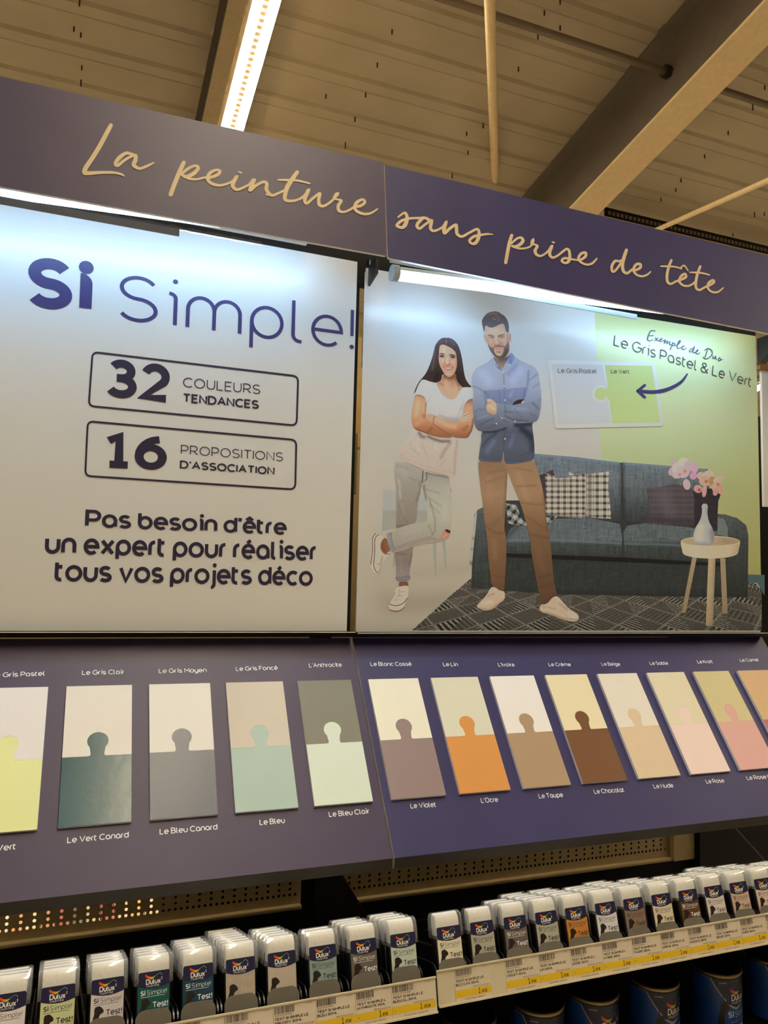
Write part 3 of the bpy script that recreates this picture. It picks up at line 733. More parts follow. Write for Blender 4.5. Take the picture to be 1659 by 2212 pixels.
for k, (i, nm, lab, cu, cl, ro) in enumerate(SAMPLES):
    x0 = (-0.4809 if k < 5 else 0.0142)+0.1221*i
    c = slope(x0+SW/2, (T0+T1)/2)
    t = thing('colour_sample', lab, 'colour sample', c, group='paired colour samples on the sloped boards')
    kn = knob(x0)
    up = [(x0, T0), (x0+SW, T0), (x0+SW, TS)]+kn[::-1]+[(x0, TS)]
    lo = [(x0, TS+0.0002)]+[(a, b+0.0003) for a, b in kn]+[(x0+SW, TS+0.0002), (x0+SW, T1), (x0, T1)]
    mu = mat('paint_%d_a' % k, np.clip(lin(cu)/PW*0.95, 0, .93), 0.5, 0, 0.4, var=0.015, scale=12, bump=0.04)
    ml = mat('paint_%d_b' % k, np.clip(lin(cl)/PW*0.95, 0, .93), ro, 0, 0.5, var=0.015, scale=12, bump=0.05 if ro > .3 else 0.10)
    piece('upper_piece', up, mu, t, c); piece('lower_piece', lo, ml, t, c)
# ------------------------------------------------------------------ tester shelf, lanes, testers
TH = math.radians(16.0)
O0 = np.array([0, -0.3745, 0.8880])
def local(x, k=0.0): return O0+np.array([x, 0, 0])+np.array([0, math.cos(TH), -math.sin(TH)])*k
M_body = mat('tester_black', hx('121014'), 0.35)
M_foam = mat('roller_foam', (0.95, 0.93, 0.87), 0.9, var=0.05, scale=300, bump=0.3)
M_cap = clear_mat('clear_cap', (0.97, 0.975, 0.985), opac=0.085, rough=0.10)
M_tab = mat('grey_stop', hx('6e6a62'), 0.5, var=0.05, bump=0.05)
M_lane = mat('lane_black', hx('17161a'), 0.3)
M_prt = print_mat('print_label', 0.4)
NAVY = (0.012, 0.013, 0.06)
def swoosh_logo(f, s=1.0, words=True):
    """navy label head with rainbow ribbon and white name, on surface f(u, v); unit width 36 mm * s"""
    mb = MB()
    top = 0.0140*s; w = 0.018*s
    pl = []
    for k in range(6):
        a = math.radians(180-18*k); pl.append((-w+0.0022*s+0.0022*s*math.cos(a), top-0.0022*s+0.0022*s*math.sin(a)))
    for k in range(6):
        a = math.radians(90-18*k); pl.append((w-0.0022*s+0.0022*s*math.cos(a), top-0.0022*s+0.0022*s*math.sin(a)))
    for k in range(13):
        u = w-2*w*k/12; pl.append((u, -0.0004*s-0.0032*s*(1-(u/w)**2)))
    pts, tri = fill(pl, 0.006*s); mb.add([f(p[0], p[1], 0.0) for p in pts], tri, 0, NAVY)
    # rainbow ribbon: valley then crest, colours run along it
    n = 26; vs = []; cs = []
    stops = [(0, (0.75, 0.05, 0.02)), (0.22, (0.80, 0.16, 0.02)), (0.38, (0.85, 0.55, 0.03)), (0.5, (0.62, 0.68, 0.05)), (0.64, (0.20, 0.50, 0.12)), (0.8, (0.16, 0.50, 0.50)), (1, (0.62, 0.75, 0.80))]
    for i in range(n+1):
        q = i/n; u = (-0.0100+0.0195*q)*s
        mid = 0.0092+0.0022*math.sin((q-0.62)*6.0) if q < 0.88 else 0.0092+0.0022*math.sin(0.26*6.0)-0.020*(q-0.88)
        th = 0.0030*math.sin(math.pi*min(1, q*1.6+0.05))*(1-q*0.72)+0.0005
        if q < 0.15: th += 0.0018*(0.15-q)/0.15
        for a, b in zip(stops[:-1], stops[1:]):
            if a[0] <= q <= b[0]: c = np.array(a[1])+(np.array(b[1])-np.array(a[1]))*(q-a[0])/(b[0]-a[0])
        vs += [f(u, (mid+th/2)*s, 1.0), f(u, (mid-th/2)*s, 1.0)]; cs += [c*1.0, c*0.8]
    mb.add(vs, [(2*i, 2*i+1, 2*i+3, 2*i+2) for i in range(n)], 0, cs)
    g = lambda a, b: f(-0.0092*s+a, 0.0006*s+b, 2.0)
    text(mb, "Dulux", g, 0.0056*s, 0.20, 24, 0.0170*s, 14, 0, (0.85, 0.85, 0.85))
    g = lambda a, b: f(-0.0088*s+a, -0.0020*s+b, 2.0)
    text(mb, "VALENTINE", g, 0.0020*s, 0.15, 22, 0.0150*s, 10, 0, (0.75, 0.75, 0.75))
    g = lambda a, b: f(0.0086*s+a, 0.0042*s+b, 2.0)
    mb.add([g(0, 0.003*s), g(0.0009*s, 0.0032*s), g(0.0007*s, 0), g(0.0001*s, 0.0002*s)], [(0, 1, 2, 3)], 0, (0.8, 0.8, 0.8))
    return mb
CAT = smooth_poly([(0, 0), (0.2, 6), (0.6, 14), (1.5, 20), (3.4, 25.5), (3.2, 29), (3.4, 31.6), (4.8, 33.6), (5.8, 33.2), (7.4, 34), (10, 33.6), (11.8, 32), (14, 29.6), (14.6, 27.4), (13.4, 25.8), (11.4, 25.4), (9.6, 23.4),
       (8.4, 20), (8.0, 15), (8.2, 10), (9.4, 7), (12.2, 4), (13.6, 0)], 1)
def lab_f(u, v, k=0.0): return (u, -0.0006-0.00012*k, v)
def tester_mesh():
    mb = MB(); mb.rbox((-0.0198, 0.0008, 0.0), (0.0198, 0.0175, 0.066), 0.0028); body = mb
    pr = [(0, 0.063), (0, 0.083), (0.0006, 0.0875), (0.0022, 0.0912), (0.0048, 0.0937), (0.0080, 0.0946), (0.0115, 0.0944), (0.0145, 0.0930), (0.0170, 0.0900), (0.0184, 0.0860), (0.0187, 0.082), (0.0187, 0.063)]
    cap = MB(); n = len(pr); w = 0.0222
    xs = [(-w, 0.93), (-w+0.0008, 0.98), (-w+0.0022, 1.0), (w-0.0022, 1.0), (w-0.0008, 0.98), (w, 0.93)]
    c0 = (0.0094, 0.075); vs = []
    for x, k in xs: vs += [(x, c0[0]+(p[0]-c0[0])*k, c0[1]+(p[1]-c0[1])*(k if p[1] > 0.07 else 1)) for p in pr]
    cap.add(vs, [(i*n+j, (i+1)*n+j, (i+1)*n+j+1, i*n+j+1) for i in range(5) for j in range(n-1)], 0, None, True)
    cap.add(vs, [tuple(range(n))[::-1], tuple(range(5*n, 6*n))])
    foam = MB(); vs = []; w = 0.0176
    for x, k in ((-w, 0.80), (-w+0.001, 0.87), (w-0.001, 0.87), (w, 0.80)): vs += [(x, c0[0]+(p[0]-c0[0])*k, 0.066+(p[1]-0.063)*k) for p in pr]
    foam.add(vs, [(i*n+j, (i+1)*n+j, (i+1)*n+j+1, i*n+j+1) for i in range(3) for j in range(n-1)], 0, None, True)
    foam.add(vs, [tuple(range(n))[::-1], tuple(range(3*n, 4*n))])
    return body, cap, foam
_b, _c, _f = tester_mesh(); _logo = swoosh_logo(lambda u, v, k: lab_f(u, v+0.0625, 2+k))
PROTO = None
def tester(x, name, rgb, dark, words, lab, group):
    """one tester: body, cap, roller, label (> head, lettering)"""
    global PROTO
    t = thing('paint_tester', lab, 'paint tester', local(x, 0.0016), (-TH, 0, 0), group)
    if PROTO is None:
        PROTO = {'body': _b.build('body', M_body).data, 'clear_cap': _c.build('clear_cap', M_cap).data, 'foam_roller': _f.build('foam_roller', M_foam).data, 'label_head': _logo.build('label_head', M_prt).data}
        for k in list(bpy.data.objects):
            if k.type == 'MESH' and k.data in PROTO.values(): bpy.data.objects.remove(k)
    for k in ('body', 'clear_cap', 'foam_roller'):
        o = bpy.data.objects.new(k, PROTO[k]); COL.objects.link(o); o.parent = t
    mb = MB(); m = mat('label_'+name.replace(' ', '_'), np.clip(rgb, 0, 0.9), 0.45, var=0.03, scale=80)
    vs = [lab_f(-0.018, 0.006, 1), lab_f(0.018, 0.006, 1), lab_f(0.018, 0.0645, 1), lab_f(-0.018, 0.0645, 1)]
    mb.add(vs+[(p[0], 0.0009, p[2]) for p in vs], [(0, 1, 2, 3), (1, 5, 6, 2), (4, 0, 3, 7)])
    L = mb.build('label', m, t)
    o = bpy.data.objects.new('label_head', PROTO['label_head']); COL.objects.link(o); o.parent = L
    mi = M_whiteink if words == 'w' else (M_tintink if words == 'p' else M_ink)
    mb = MB()
    text(mb, "Si", lambda a, b: lab_f(-0.0150+a, 0.0522+b, 2), 0.0050, 0.19, 24, 0.0054, 12)
    text(mb, "Simple!", lambda a, b: lab_f(-0.0077+a, 0.0522+b, 2), 0.0050, 0.09, 24, 0.0228, 12)
    mb.add([lab_f(-0.0150, 0.0504, 2), lab_f(0.0125, 0.0504, 2), lab_f(0.0125, 0.0508, 2), lab_f(-0.0150, 0.0508, 2)], [(0, 1, 2, 3)])
    text(mb, "Test!", lambda a, b: lab_f(-0.0012+a, 0.0385+b, 2), 0.0060, 0.155, 22, 0.0178, 12)
    W_ = min(0.0175, text_width(name, 22)*0.000024)
    text(mb, name, lambda a, b: lab_f(0.0166-W_+a, 0.0345+b, 2), 0.0024, 0.12, 22, W_, 8)
    mb.build('lettering', mi, L)
    pts, tri = fill([(-0.0168+a*0.00092, 0.0180+b*0.00092) for a, b in CAT], 0.004)
    mb = MB(); mb.add([lab_f(p[0], p[1], 1.6) for p in pts], tri); mb.build('animal_emblem', mat('emblem_dark', hx('1d1512'), 0.5), L)
    return t
M_tintink = mat('pale_ink', hx('cdb8a0'), 0.5, var=0)
TW = lin([235, 220, 195])
def tc(*c): return lin(c)/TW*0.80
LANES = [('Le Gris Pastel', -0.5205, (235,215,195), 'd', 3, 'pinkish white'), ('Le Vert', -0.4690, (208,203,140), 'd', 4, 'pale yellow-green'), ('Le Gris Clair', -0.4155, (216,196,180), 'd', 4, 'pale grey-pink'),
 ('Le Vert canard', -0.3635, (12,78,70), 'w', 4, 'dark teal green'), ('Le Bleu Canard', -0.3115, (10,58,72), 'w', 5, 'dark teal blue'), ('Le Gris Fonc\u00e9', -0.2600, (180,160,135), 'p', 7, 'grey-beige'),
 ('Le Gris Moyen', -0.2075, (192,172,146), 'p', 5, 'light grey-beige'), ('Le Bleu', -0.1535, (140,152,132), 'd', 2, 'grey-green'), ("L'Anthracite", -0.0975, (104,92,76), 'w', 4, 'olive grey'), ('Le Bleu Clair', -0.0410, (196,200,168), 'd', 4, 'mint green'),
 ('Le Blanc Cass\u00e9', 0.0275, (232,212,170), 'd', 1, 'warm cream'), ('Le Lin', 0.0790, (178,167,137), 'd', 1, 'linen beige'), ('Le Violet', 0.1325, (106,87,75), 'w', 3, 'mauve brown'), ('Le Lin', 0.1845, (182,172,142), 'd', 5, 'linen beige'),
 ("L'Ocre", 0.2355, (200,124,48), 'd', 5, 'orange ochre'), ("L'Ivoire", 0.2885, (222,208,192), 'd', 4, 'ivory white'), ('Le Taupe', 0.3400, (138,108,82), 'd', 5, 'taupe brown'), ('Le Cr\u00e8me', 0.3930, (225,200,158), 'd', 4, 'cream yellow'),
 ('Le Chocolat', 0.4455, (95,58,28), 'w', 3, 'chocolate brown'), ('Le Beige', 0.4975, (222,202,176), 'd', 3, 'torn beige'), ('Le Nude', 0.5495, (205,170,134), 'd', 5, 'nude peach'), ('Le Rose', 0.6020, (222,186,156), 'd', 4, 'peach pink'), ('Le Sable', 0.6545, (226,200,160), 'd', 3, 'sand beige')]
LANE = None
ORD = ['', 'second', 'third', 'fourth', 'fifth', 'sixth', 'seventh']
for k, (nm, x, c, wd, cnt, cn) in enumerate(LANES):
    if nm == 'Le Lin': cn = 'linen beige (by cream)' if cnt == 1 else 'linen beige (by orange)'
    grp = 'paint testers in the %s lane' % cn
    t = tester(x, nm, tc(*c), False, wd, 'front paint tester of its lane, with a %s label' % cn, grp)
    for q in range(1, cnt):
        dup(t, local(x+0.0004*((q*7) % 3-1), 0.0208*q+0.0016), '%s paint tester in the lane behind the %s label' % (ORD[q], cn), grp)
    # lane: two side walls and a grey front stop
    lb = 'black lane with grey front stop holding the %s testers' % cn
    if LANE is None:
        t = thing('divider_lane', lb, 'divider', local(x), (-TH, 0, 0), 'tester lanes')
        for s in (-1, 1):
            mb = MB(); xx = s*0.0236
            pr = [(-0.001, 0.0), (-0.001, 0.020)]+[(0.014-0.015*math.cos(math.radians(a)), 0.020+0.014*math.sin(math.radians(a))) for a in range(15, 91, 15)]+[(0.26, 0.036), (0.26, 0.0)]
            mb.prism([(xx-0.0009, a, b) for a, b in pr], (0.0018, 0, 0)); mb.build('side_wall', M_lane, t)
        mb = MB(); r = 0.0105; w = 0.0205; h = 0.0375
        pr = [(-w, 0.002)]+[(-w+r-r*math.cos(math.radians(a)), h-r+r*math.sin(math.radians(a))) for a in range(0, 91, 15)]+[(w-r+r*math.sin(math.radians(a)), h-r+r*math.cos(math.radians(a))) for a in range(0, 91, 15)]+[(w, 0.002)]
        mb.prism([(a, -0.0018, b) for a, b in pr], (0, 0.0014, 0)); mb.build('front_stop', M_tab, t)
        mb = MB(); mb.box((-0.023, 0.001, -0.004), (0.023, 0.26, -0.001)); mb.build('base', M_lane, t)
        LANE = t
    else: dup(LANE, local(x), lb)
for xa, xb, lab in ((-0.998, -0.004, 'black sloping shelf carrying the left testers'), (0.002, 0.998, 'black sloping shelf carrying the right testers')):
    t = thing('tester_shelf', lab, 'shelf', local((xa+xb)/2, 0), (-TH, 0, 0))
    mb = MB(); w = (xb-xa)/2; mb.box((-w, 0.006, -0.012), (w, 0.42, -0.005)); mb.build('shelf_plate', M_black, t)
    mb = MB(); mb.box((-w, 0.40, -0.004), (w, 0.404, 0.03)); mb.build('rear_stop', M_black, t)

# ------------------------------------------------------------------ price rails and price labels
M_rail = mat('rail_plastic', hx('d6ccb4'), 0.35, 0, 0.5, var=0.04)
M_lblpaper = mat('label_paper', hx('dccfbd'), 0.6, var=0.03)
M_yel = mat('yellow_paper', (0.78, 0.52, 0.012), 0.6, var=0.03)
M_txt = mat('label_print', hx('241c1a'), 0.7, var=0)
RAILS = {}
for key, xa, xb, top, bot, lab in (('L', -1.0, -0.0045, (-0.3809, 0.9132), (-0.3897, 0.8727), 'long price rail in front of the left testers'),
                                   ('R', 0.0016, 1.0, (-0.3720, 0.9153), (-0.3812, 0.8735), 'long price rail in front of the right testers')):
    T_ = np.array([0, *top]); B_ = np.array([0, *bot]); U_ = (T_-B_); H_ = np.linalg.norm(U_); U_ = U_/H_; N_ = np.cross((1.0, 0, 0), U_)
    if N_[1] > 0: N_ = -N_
    t = thing('price_rail', lab, 'rail', B_+np.array([(xa+xb)/2, 0, 0]), group='price rails'); off = B_+np.array([(xa+xb)/2, 0, 0])
    mb = MB()
    a, b = B_.copy(), T_.copy(); a[0] = xa; b[0] = xa; e = np.array([xb-xa, 0, 0])
    mb.prism([a, b, b-N_*0.002, a-N_*0.002], e); mb.build('back_strip', M_rail, t, off)
    mb = MB()
    c = b+N_*0.0022; mb.prism([b-U_*0.0012+N_*0.0008, b+U_*0.0006+N_*0.0008, c+U_*0.0006, c-U_*0.0012], e); mb.prism([a+U_*0.0018+N_*0.0008, a-U_*0.0006+N_*0.0008, a+N_*0.0026-U_*0.0006, a+N_*0.0026+U_*0.0018], e)
    mb.build('lip', mat('rail_lip', hx('d8ccb2'), 0.3), t, off)
    RAILS[key] = (B_, U_, N_, H_)
def price_label(key, xa, xb, l1, l2, ean, ref, colr):
    B_, U_, N_, H_ = RAILS[key]
    f0 = lambda u, v, k: B_+np.array([xa+u, 0, 0])+U_*v+N_*(0.0006+0.00015*k)
    w = xb-xa-0.0006; h = H_-0.0015
    t = thing('price_label', 'paper price label for the %s tester, priced 1.95' % colr, 'price label', f0(w/2, 0, 0), group='price labels'); off = f0(w/2, 0, 0)
    mb = MB(); mb.add([f0(0, 0.001, 0), f0(w, 0.001, 0), f0(w, h, 0), f0(0, h, 0), f0(0, 0.001, -2), f0(w, 0.001, -2), f0(w, h, -2), f0(0, h, -2)], [(0,1,2,3),(0,4,5,1),(1,5,6,2),(2,6,7,3),(3,7,4,0)])
    mb.build('paper', M_lblpaper, t, off)
    mb = MB(); mb.add([f0(0, 0.0065, 1), f0(w, 0.0065, 1), f0(w, 0.0150, 1), f0(0, 0.0150, 1)], [(0,1,2,3)]); mb.build('yellow_band', M_yel, t, off)
    mb = MB(); r = random.Random(ean); u = 0.001
    while u < w*0.5:
        bw = r.choice([0.0003, 0.0003, 0.0006, 0.0009]); mb.add([f0(u, h*0.775, 1), f0(u+bw, h*0.775, 1), f0(u+bw, h*0.965, 1), f0(u, h*0.965, 1)], [(0,1,2,3)]); u += bw+r.choice([0.0003, 0.0005, 0.0007])
    mb.build('barcode', M_txt, t, off)
    mb = MB()
    def tx(s, u, v, cap, wd, wt): text(mb, s, lambda a, b: f0(u+a, v+b, 2), cap, wt, 26, wd, 8)
    tx(ean, 0.0012, h*0.715, 0.0016, w*0.42, 0.12)
    tx(l1, 0.0012, h*0.600, 0.0029, min(w*0.86, text_width(l1, 26)*0.0000335), 0.17)
    tx(l2, 0.0012, h*0.490, 0.0029, min(w*0.8, text_width(l2, 26)*0.0000335), 0.17)
    tx('65.00 Euro/Litre', w*0.50, h*0.385, 0.0019, w*0.46, 0.11)
    tx('11.05.2020', w*0.76, h*0.93, 0.0011, w*0.16, 0.11)
    tx('*', 0.003, 0.0085, 0.0035, 0.0016, 0.18)
    tx('1', w*0.645, 0.0072, 0.0070, 0.0024, 0.21)
    tx('.95$', w*0.715, 0.0076, 0.0040, w*0.175, 0.15)
    tx(ref, w*0.26, 0.0025, 0.0019, w*0.56, 0.11)
    mb.build('lettering', M_txt, t, off)
PX = [(0.0270, 0.0813, 'TEST SI SIMPLE LE', 'BLC CAS 30ML', '3031520237857', '97217790 4365617', 'warm cream'), (0.1051, 0.1594, 'TEST SI SIMPLE LE', 'VIOLET 30ML', '3031520238014', '97217840 4365092', 'mauve brown'),
 (0.1594, 0.2125, 'TEST SI SIMPLE LE', 'LIN 30ML', '3031520237948', '97217818 4365091', 'linen beige'), (0.2128, 0.2668, 'TEST SI SIMPLE L', 'OCRE 30ML', '3031520238120', '97217864 4365096', 'orange ochre'),
 (0.2672, 0.3204, 'TEST SI SIMPLE L', 'IVOIRE 30ML', '3031520238113', '97217842 4365093', 'ivory white'), (0.3208, 0.3734, 'TEST SI SIMPLE LE', 'TAUPE 30ML', '3031520238076', '97217834 4364994', 'taupe brown'),
 (0.3738, 0.4263, 'TEST SI SIMPLE LE', 'CREME 30ML', '3031520237918', '97217802 4365052', 'cream yellow'), (0.4267, 0.4792, 'TEST SI SIMPLE LE', 'CHOCO 30ML', '3031520238090', '97217802 4365063', 'chocolate brown'),
 (0.4796, 0.5310, 'TEST SI SIMPLE LE', 'BEIGE 30ML', '3031520237925', '97217784 4365071', 'torn beige'), (0.5314, 0.5844, 'TEST SI SIMPLE LE', 'NUDE 30ML', '3031520238052', '97217800 4365074', 'nude peach'),
 (0.5848, 0.6375, 'TEST SI SIMPLE LE', 'ROSE 30ML', '3031520238045', '97217806 4365077', 'peach pink')]
for a, b, l1, l2, e, r, c in PX: price_label('R', a, b, l1, l2, e, r, c)
PL = [(-0.0676, -0.0065, 'TEST SI SIMPLE LE', 'BLEU CL 30ML', '3031520237888', '97217794 4355025', 'mint green'), (-0.1171, -0.0680, 'TEST SI SIMPLE L', 'ANTHRACITE 30ML', '3031520237819', '97217782 4355021', 'olive grey'),
 (-0.1691, -0.1175, 'TEST SI SIMPLE LE', 'BLEU 30ML', '3031520237864', '97217788 4355026', 'grey-green'), (-0.2232, -0.1695, 'TEST SI SIMPLE LE', 'GRI MOY 30ML', '3031520237968', '97217786 4355023', 'light grey-beige'),
 (-0.2840, -0.2236, 'TEST SI SIMPLE LE', 'GRI FON 30ML', '3031520237932', '97217785 4355022', 'grey-beige'), (-0.3380, -0.2844, 'TEST SI SIMPLE LE', 'BLEU CAN 30ML', '3031520237871', '97217781 4355020', 'dark teal blue')]
for a, b, l1, l2, e, r, c in PL: price_label('L', a, b, l1, l2, e, r, c)

# ------------------------------------------------------------------ shelf below with paint cans
for xa, xb, lab in ((-1.0, -0.003, 'lower black shelf at left, under the testers'), (0.003, 1.0, 'lower black shelf at right, carrying the paint cans')):
    o = bx('lower_shelf', (xa, -0.36, 0.655), (xb, 0.17, 0.68), M_black, None, ((xa+xb)/2, 0, 0.655)); o.location = ((xa+xb)/2, 0, 0.655); tag(o, lab, 'shelf')
o = bx('back_board', (-0.968, 0.2225, 0.02), (-0.032, 0.2285, 0.777), M_black); tag(o, 'black back board below the left perforated panel', 'board')
o = bx('back_board', (0.032, 0.2225, 0.02), (0.984, 0.2285, 0.774), M_black); tag(o, 'black back board below the right perforated panel', 'board')
o = bx('back_board', (0.985, 0.19, 0.02), (2.0, 0.206, 1.9), M_black); tag(o, 'tall black back board of the next bay at the right edge', 'board')
M_can = mat('can_black', hx('17150f'), 0.3, 0.5)
M_rim = mat('can_rim', hx('9a8a68'), 0.3, 0.85)
M_blue = print_mat('print_can', 0.35)
CR, CH = 0.0410, 0.105
def can(x, y, rot, lab, swatch, name):
    t = thing('paint_can', lab, 'paint can', (x, y, 0.68), (0, 0, rot), 'paint cans on the lower shelf')
    mb = MB(); mb.lathe([(0, 0.001), (CR-0.001, 0.001), (CR, 0.003), (CR, CH-0.009)]); mb.build('body', M_can, t)
    mb = MB(); mb.lathe([(CR, CH-0.010), (CR+0.0014, CH-0.008), (CR+0.0012, CH-0.004), (CR-0.001, CH-0.002), (CR-0.003, CH-0.0035)]); mb.build('rim', M_rim, t)
    mb = MB(); mb.lathe([(CR-0.003, CH-0.0035), (CR-0.006, CH-0.001), (CR-0.008, CH), (CR-0.011, CH-0.004), (0, CH-0.004)]); mb.build('lid', M_can, t)
    def cy(u, v, k=0.0):
        a = u/CR; r = CR+0.0002+0.00015*k; return (r*math.sin(a), -r*math.cos(a), v)
    mb = MB(); top = CH-0.0105
    # blue wrap, navy head with a sagging lower edge, silver stripe
    def band(v0, v1, col, k, ua=-0.105, ub=0.105, n=60):
        vs = []
        for i in range(n+1):
            u = ua+(ub-ua)*i/n; vs += [cy(u, v0(u), k), cy(u, v1(u), k)]
        mb.add(vs, [(2*i, 2*i+2, 2*i+3, 2*i+1) for i in range(n)], 0, col, True)
    sag = lambda u: top-0.0455+0.030*min(1.6, (abs(u)/0.034)**1.6)
    band(lambda u: 0.004, lambda u: top, (0.012, 0.075, 0.36), 0)
    band(lambda u: min(top, sag(u)-0.0032), lambda u: min(top, sag(u)), (0.42, 0.42, 0.40), 1, -0.06, 0.06)
    band(lambda u: min(top, sag(u)), lambda u: top, NAVY, 1, -0.06, 0.06)
    L = mb.build('label', M_blue, t)
    lg = swoosh_logo(lambda u, v, k: cy(u*1.65+0.004, top-0.0355+v*1.85, 2+k), 1.0); lg.build('label_head', M_blue, L)
    mb = MB()
    text(mb, "Si", lambda a, b: cy(-0.017+a, top-0.0610+b, 2), 0.0095, 0.2, 24, 0.0105, 14, 0, (0.8, 0.8, 0.8))
    text(mb, "Simple!", lambda a, b: cy(-0.0035+a, top-0.0610+b, 2), 0.0095, 0.09, 24, 0.0380, 14, 0, (0.8, 0.8, 0.8))
    mb.add([cy(-0.017, top-0.0642, 2), cy(0.0, top-0.0642, 2), cy(0.024, top-0.0642, 2), cy(0.024, top-0.0637, 2), cy(0.0, top-0.0637, 2), cy(-0.017, top-0.0637, 2)], [(0, 1, 4, 5), (1, 2, 3, 4)], 0, (0.5, 0.6, 0.8))
    text(mb, "PEINTURE TOUTES PIECES", lambda a, b: cy(-0.012+a, top-0.0695+b, 2), 0.0026, 0.13, 24, 0.038, 8, 0, (0.45, 0.55, 0.8))
    text(mb, "AkzoNobel", lambda a, b: cy(-0.032+a, top-0.0065+b, 2), 0.0024, 0.17, 22, 0.0125, 8, 0, (0.55, 0.55, 0.6))
    mb.build('lettering', M_blue, L)
    mb = MB()
    n = 8; vs = []
    for i in range(n+1): u = -0.008+0.030*i/n; vs += [cy(u, top-0.0925, 2), cy(u, top-0.0745, 2)]
    mb.add(vs, [(2*i, 2*i+2, 2*i+3, 2*i+1) for i in range(n)], 0, swatch)
    text(mb, name, lambda a, b: cy(0.004+a, top-0.0860+b, 3), 0.0030, 0.12, 22, 0.012, 10, 0, (0.08, 0.07, 0.06))
    mb.build('colour_patch', M_blue, L)
    mb = MB(); pts, tri = fill([(-0.034+a*0.0014, 0.01+b*0.0014) for a, b in CAT], 0.006)
    mb.add([cy(p[0], p[1], 2) for p in pts], tri, 0, (0.015, 0.012, 0.012)); mb.build('animal_emblem', M_blue, L)
    return t
for x, y, rt, lab, sw, nm in ((0.117, -0.25, 0.25, 'leftmost paint can, only its dark rim showing under the price rail', (0.6, 0.5, 0.35), 'Le Lin'),
    (0.238, -0.25, -0.05, 'second paint can from the left, with a dark logo head', (0.6, 0.5, 0.35), 'Le Lin'),
    (0.342, -0.25, 0.02, 'blue paint can third from the left, under the ivory label', (0.7, 0.6, 0.4), "L'Ivoire"),
    (0.466, -0.25, 0.12, 'blue paint can under the taupe and cream price labels', (0.75, 0.66, 0.45), 'Le Lin'),
    (0.602, -0.25, 0.10, 'blue paint can with a cream patch reading Le Cr\u00e8me', (0.80, 0.68, 0.42), 'Le Cr\u00e8me'),
    (0.728, -0.25, 0.10, 'blue paint can at the right edge with a greyish patch', (0.50, 0.45, 0.38), 'Le Beige')):
    can(x, y, rt, lab, sw, nm)

# thin front edge of the side divider beyond the perforated panel
a, b = onx(1585, 1785, 1.0), onx(1662, 1870, 1.0)
mb = MB(); mb.tube(a, b, 0.0012, n=6); o = mb.build('divider_edge', M_greymetal, None, a); o.location = a.tolist(); tag(o, 'thin grey divider edge slanting down in the dark gap at the right edge', 'divider edge')
# ------------------------------------------------------------------ the printed picture on the right poster
WT = [(600, (204,222,234)), (700, (214,229,236)), (760, (190,198,198)), (900, (177,172,158)), (1000, (178,168,146)), (1100, (178,165,139)), (1300, (176,160,130)), (1380, (172,156,126))]
_wy = [a for a, b in WT]; _wc = np.array([lin(b) for a, b in WT])
def ink(rgb, y):
    """ink reflectance from a colour read off the print, relative to the bare paper at the same height"""
    y = np.asarray(y, float); w = np.stack([np.interp(y, _wy, _wc[:, k]) for k in range(3)], -1)
    return np.clip(np.asarray(rgb)/w*0.80, 0.004, 0.84)
def seg_dist(P, pts):
    d = np.full(len(P), 1e9); A = np.asarray(pts, float)
    if len(A) == 1: return np.hypot(P[:, 0]-A[0, 0], P[:, 1]-A[0, 1])
    for a, b in zip(A[:-1], A[1:]):
        ab = b-a; L = ab@ab+1e-9; t = np.clip(((P-a)@ab)/L, 0, 1)
        d = np.minimum(d, np.hypot(*(P-a-t[:, None]*ab).T))
    return d
def pts_of(s): return [tuple(map(float, q.split(','))) for q in s.split()]
M_art = print_mat('print_poster', 0.28, 0.6)
_lv = [0]
ST = 1.0
def region(mb, crop, poly, base, strokes=(), step=2.2, sm=1, noise=0.03, tex=None, grid=False):
    """one printed shape: outline and soft brush strokes in crop coordinates (x0, y0, scale)"""
    ox, oy, s = crop
    P = pts_of(poly) if isinstance(poly, str) else poly
    if sm: P = smooth_poly(P, sm)
    P = [(ox+a/s, oy+b/s) for a, b in P]
    if grid:
        A = np.asarray(P); x0, y0 = A.min(0); x1, y1 = A.max(0)
        nx, ny = int((x1-x0)/step)+2, int((y1-y0)/step)+2
        X, Y = np.meshgrid(x0+np.arange(nx)*step, y0+np.arange(ny)*step); pts = np.stack([X.ravel(), Y.ravel()], 1)
        cx, cy = (X[:-1, :-1]+step/2).ravel(), (Y[:-1, :-1]+step/2).ravel()
        m = inside(P, cx, cy); ii = np.arange((ny-1)*(nx-1))[m]; r, c = ii//(nx-1), ii % (nx-1); k = r*nx+c
        tri = np.stack([k, k+1, k+nx+1, k+nx], 1); us, inv = np.unique(tri, return_inverse=True)
        pts = pts[us]; tri = [tuple(t) for t in inv.reshape(-1, 4).tolist()]
    else: pts, tri = fill(P, step)
    loc = np.stack([(pts[:, 0]-ox)*s, (pts[:, 1]-oy)*s], 1)
    if isinstance(base, list):
        ys = [b[0] for b in base]; cs = np.array([lin(b[1]) for b in base])
        col = np.stack([np.interp(loc[:, 1], ys, cs[:, k]) for k in range(3)], -1)
    else: col = np.tile(lin(base), (len(pts), 1))
    if tex is not None: col = tex(loc, pts, col)
    for c, al, w, q in strokes:
        a = al*ST*np.exp(-(seg_dist(loc, pts_of(q))/w)**2)
        col = col*(1-a[:, None])+lin(c)*a[:, None]
    col = col*(1+noise*rng.standard_normal(len(pts)))[:, None]
    col = ink(col, pts[:, 1])
    _lv[0] += 1; lift = 0.00012+0.0000055*_lv[0]
    D_ = FX*CF+RX*(pts[:, :1]-829.5)-UX*(pts[:, 1:]-1106.0)
    Q = CAM+D_*((0-CAM[1])/D_[:, 1])[:, None]; Q[:, 1] = -lift
    mb.add(Q, tri, 0, col)
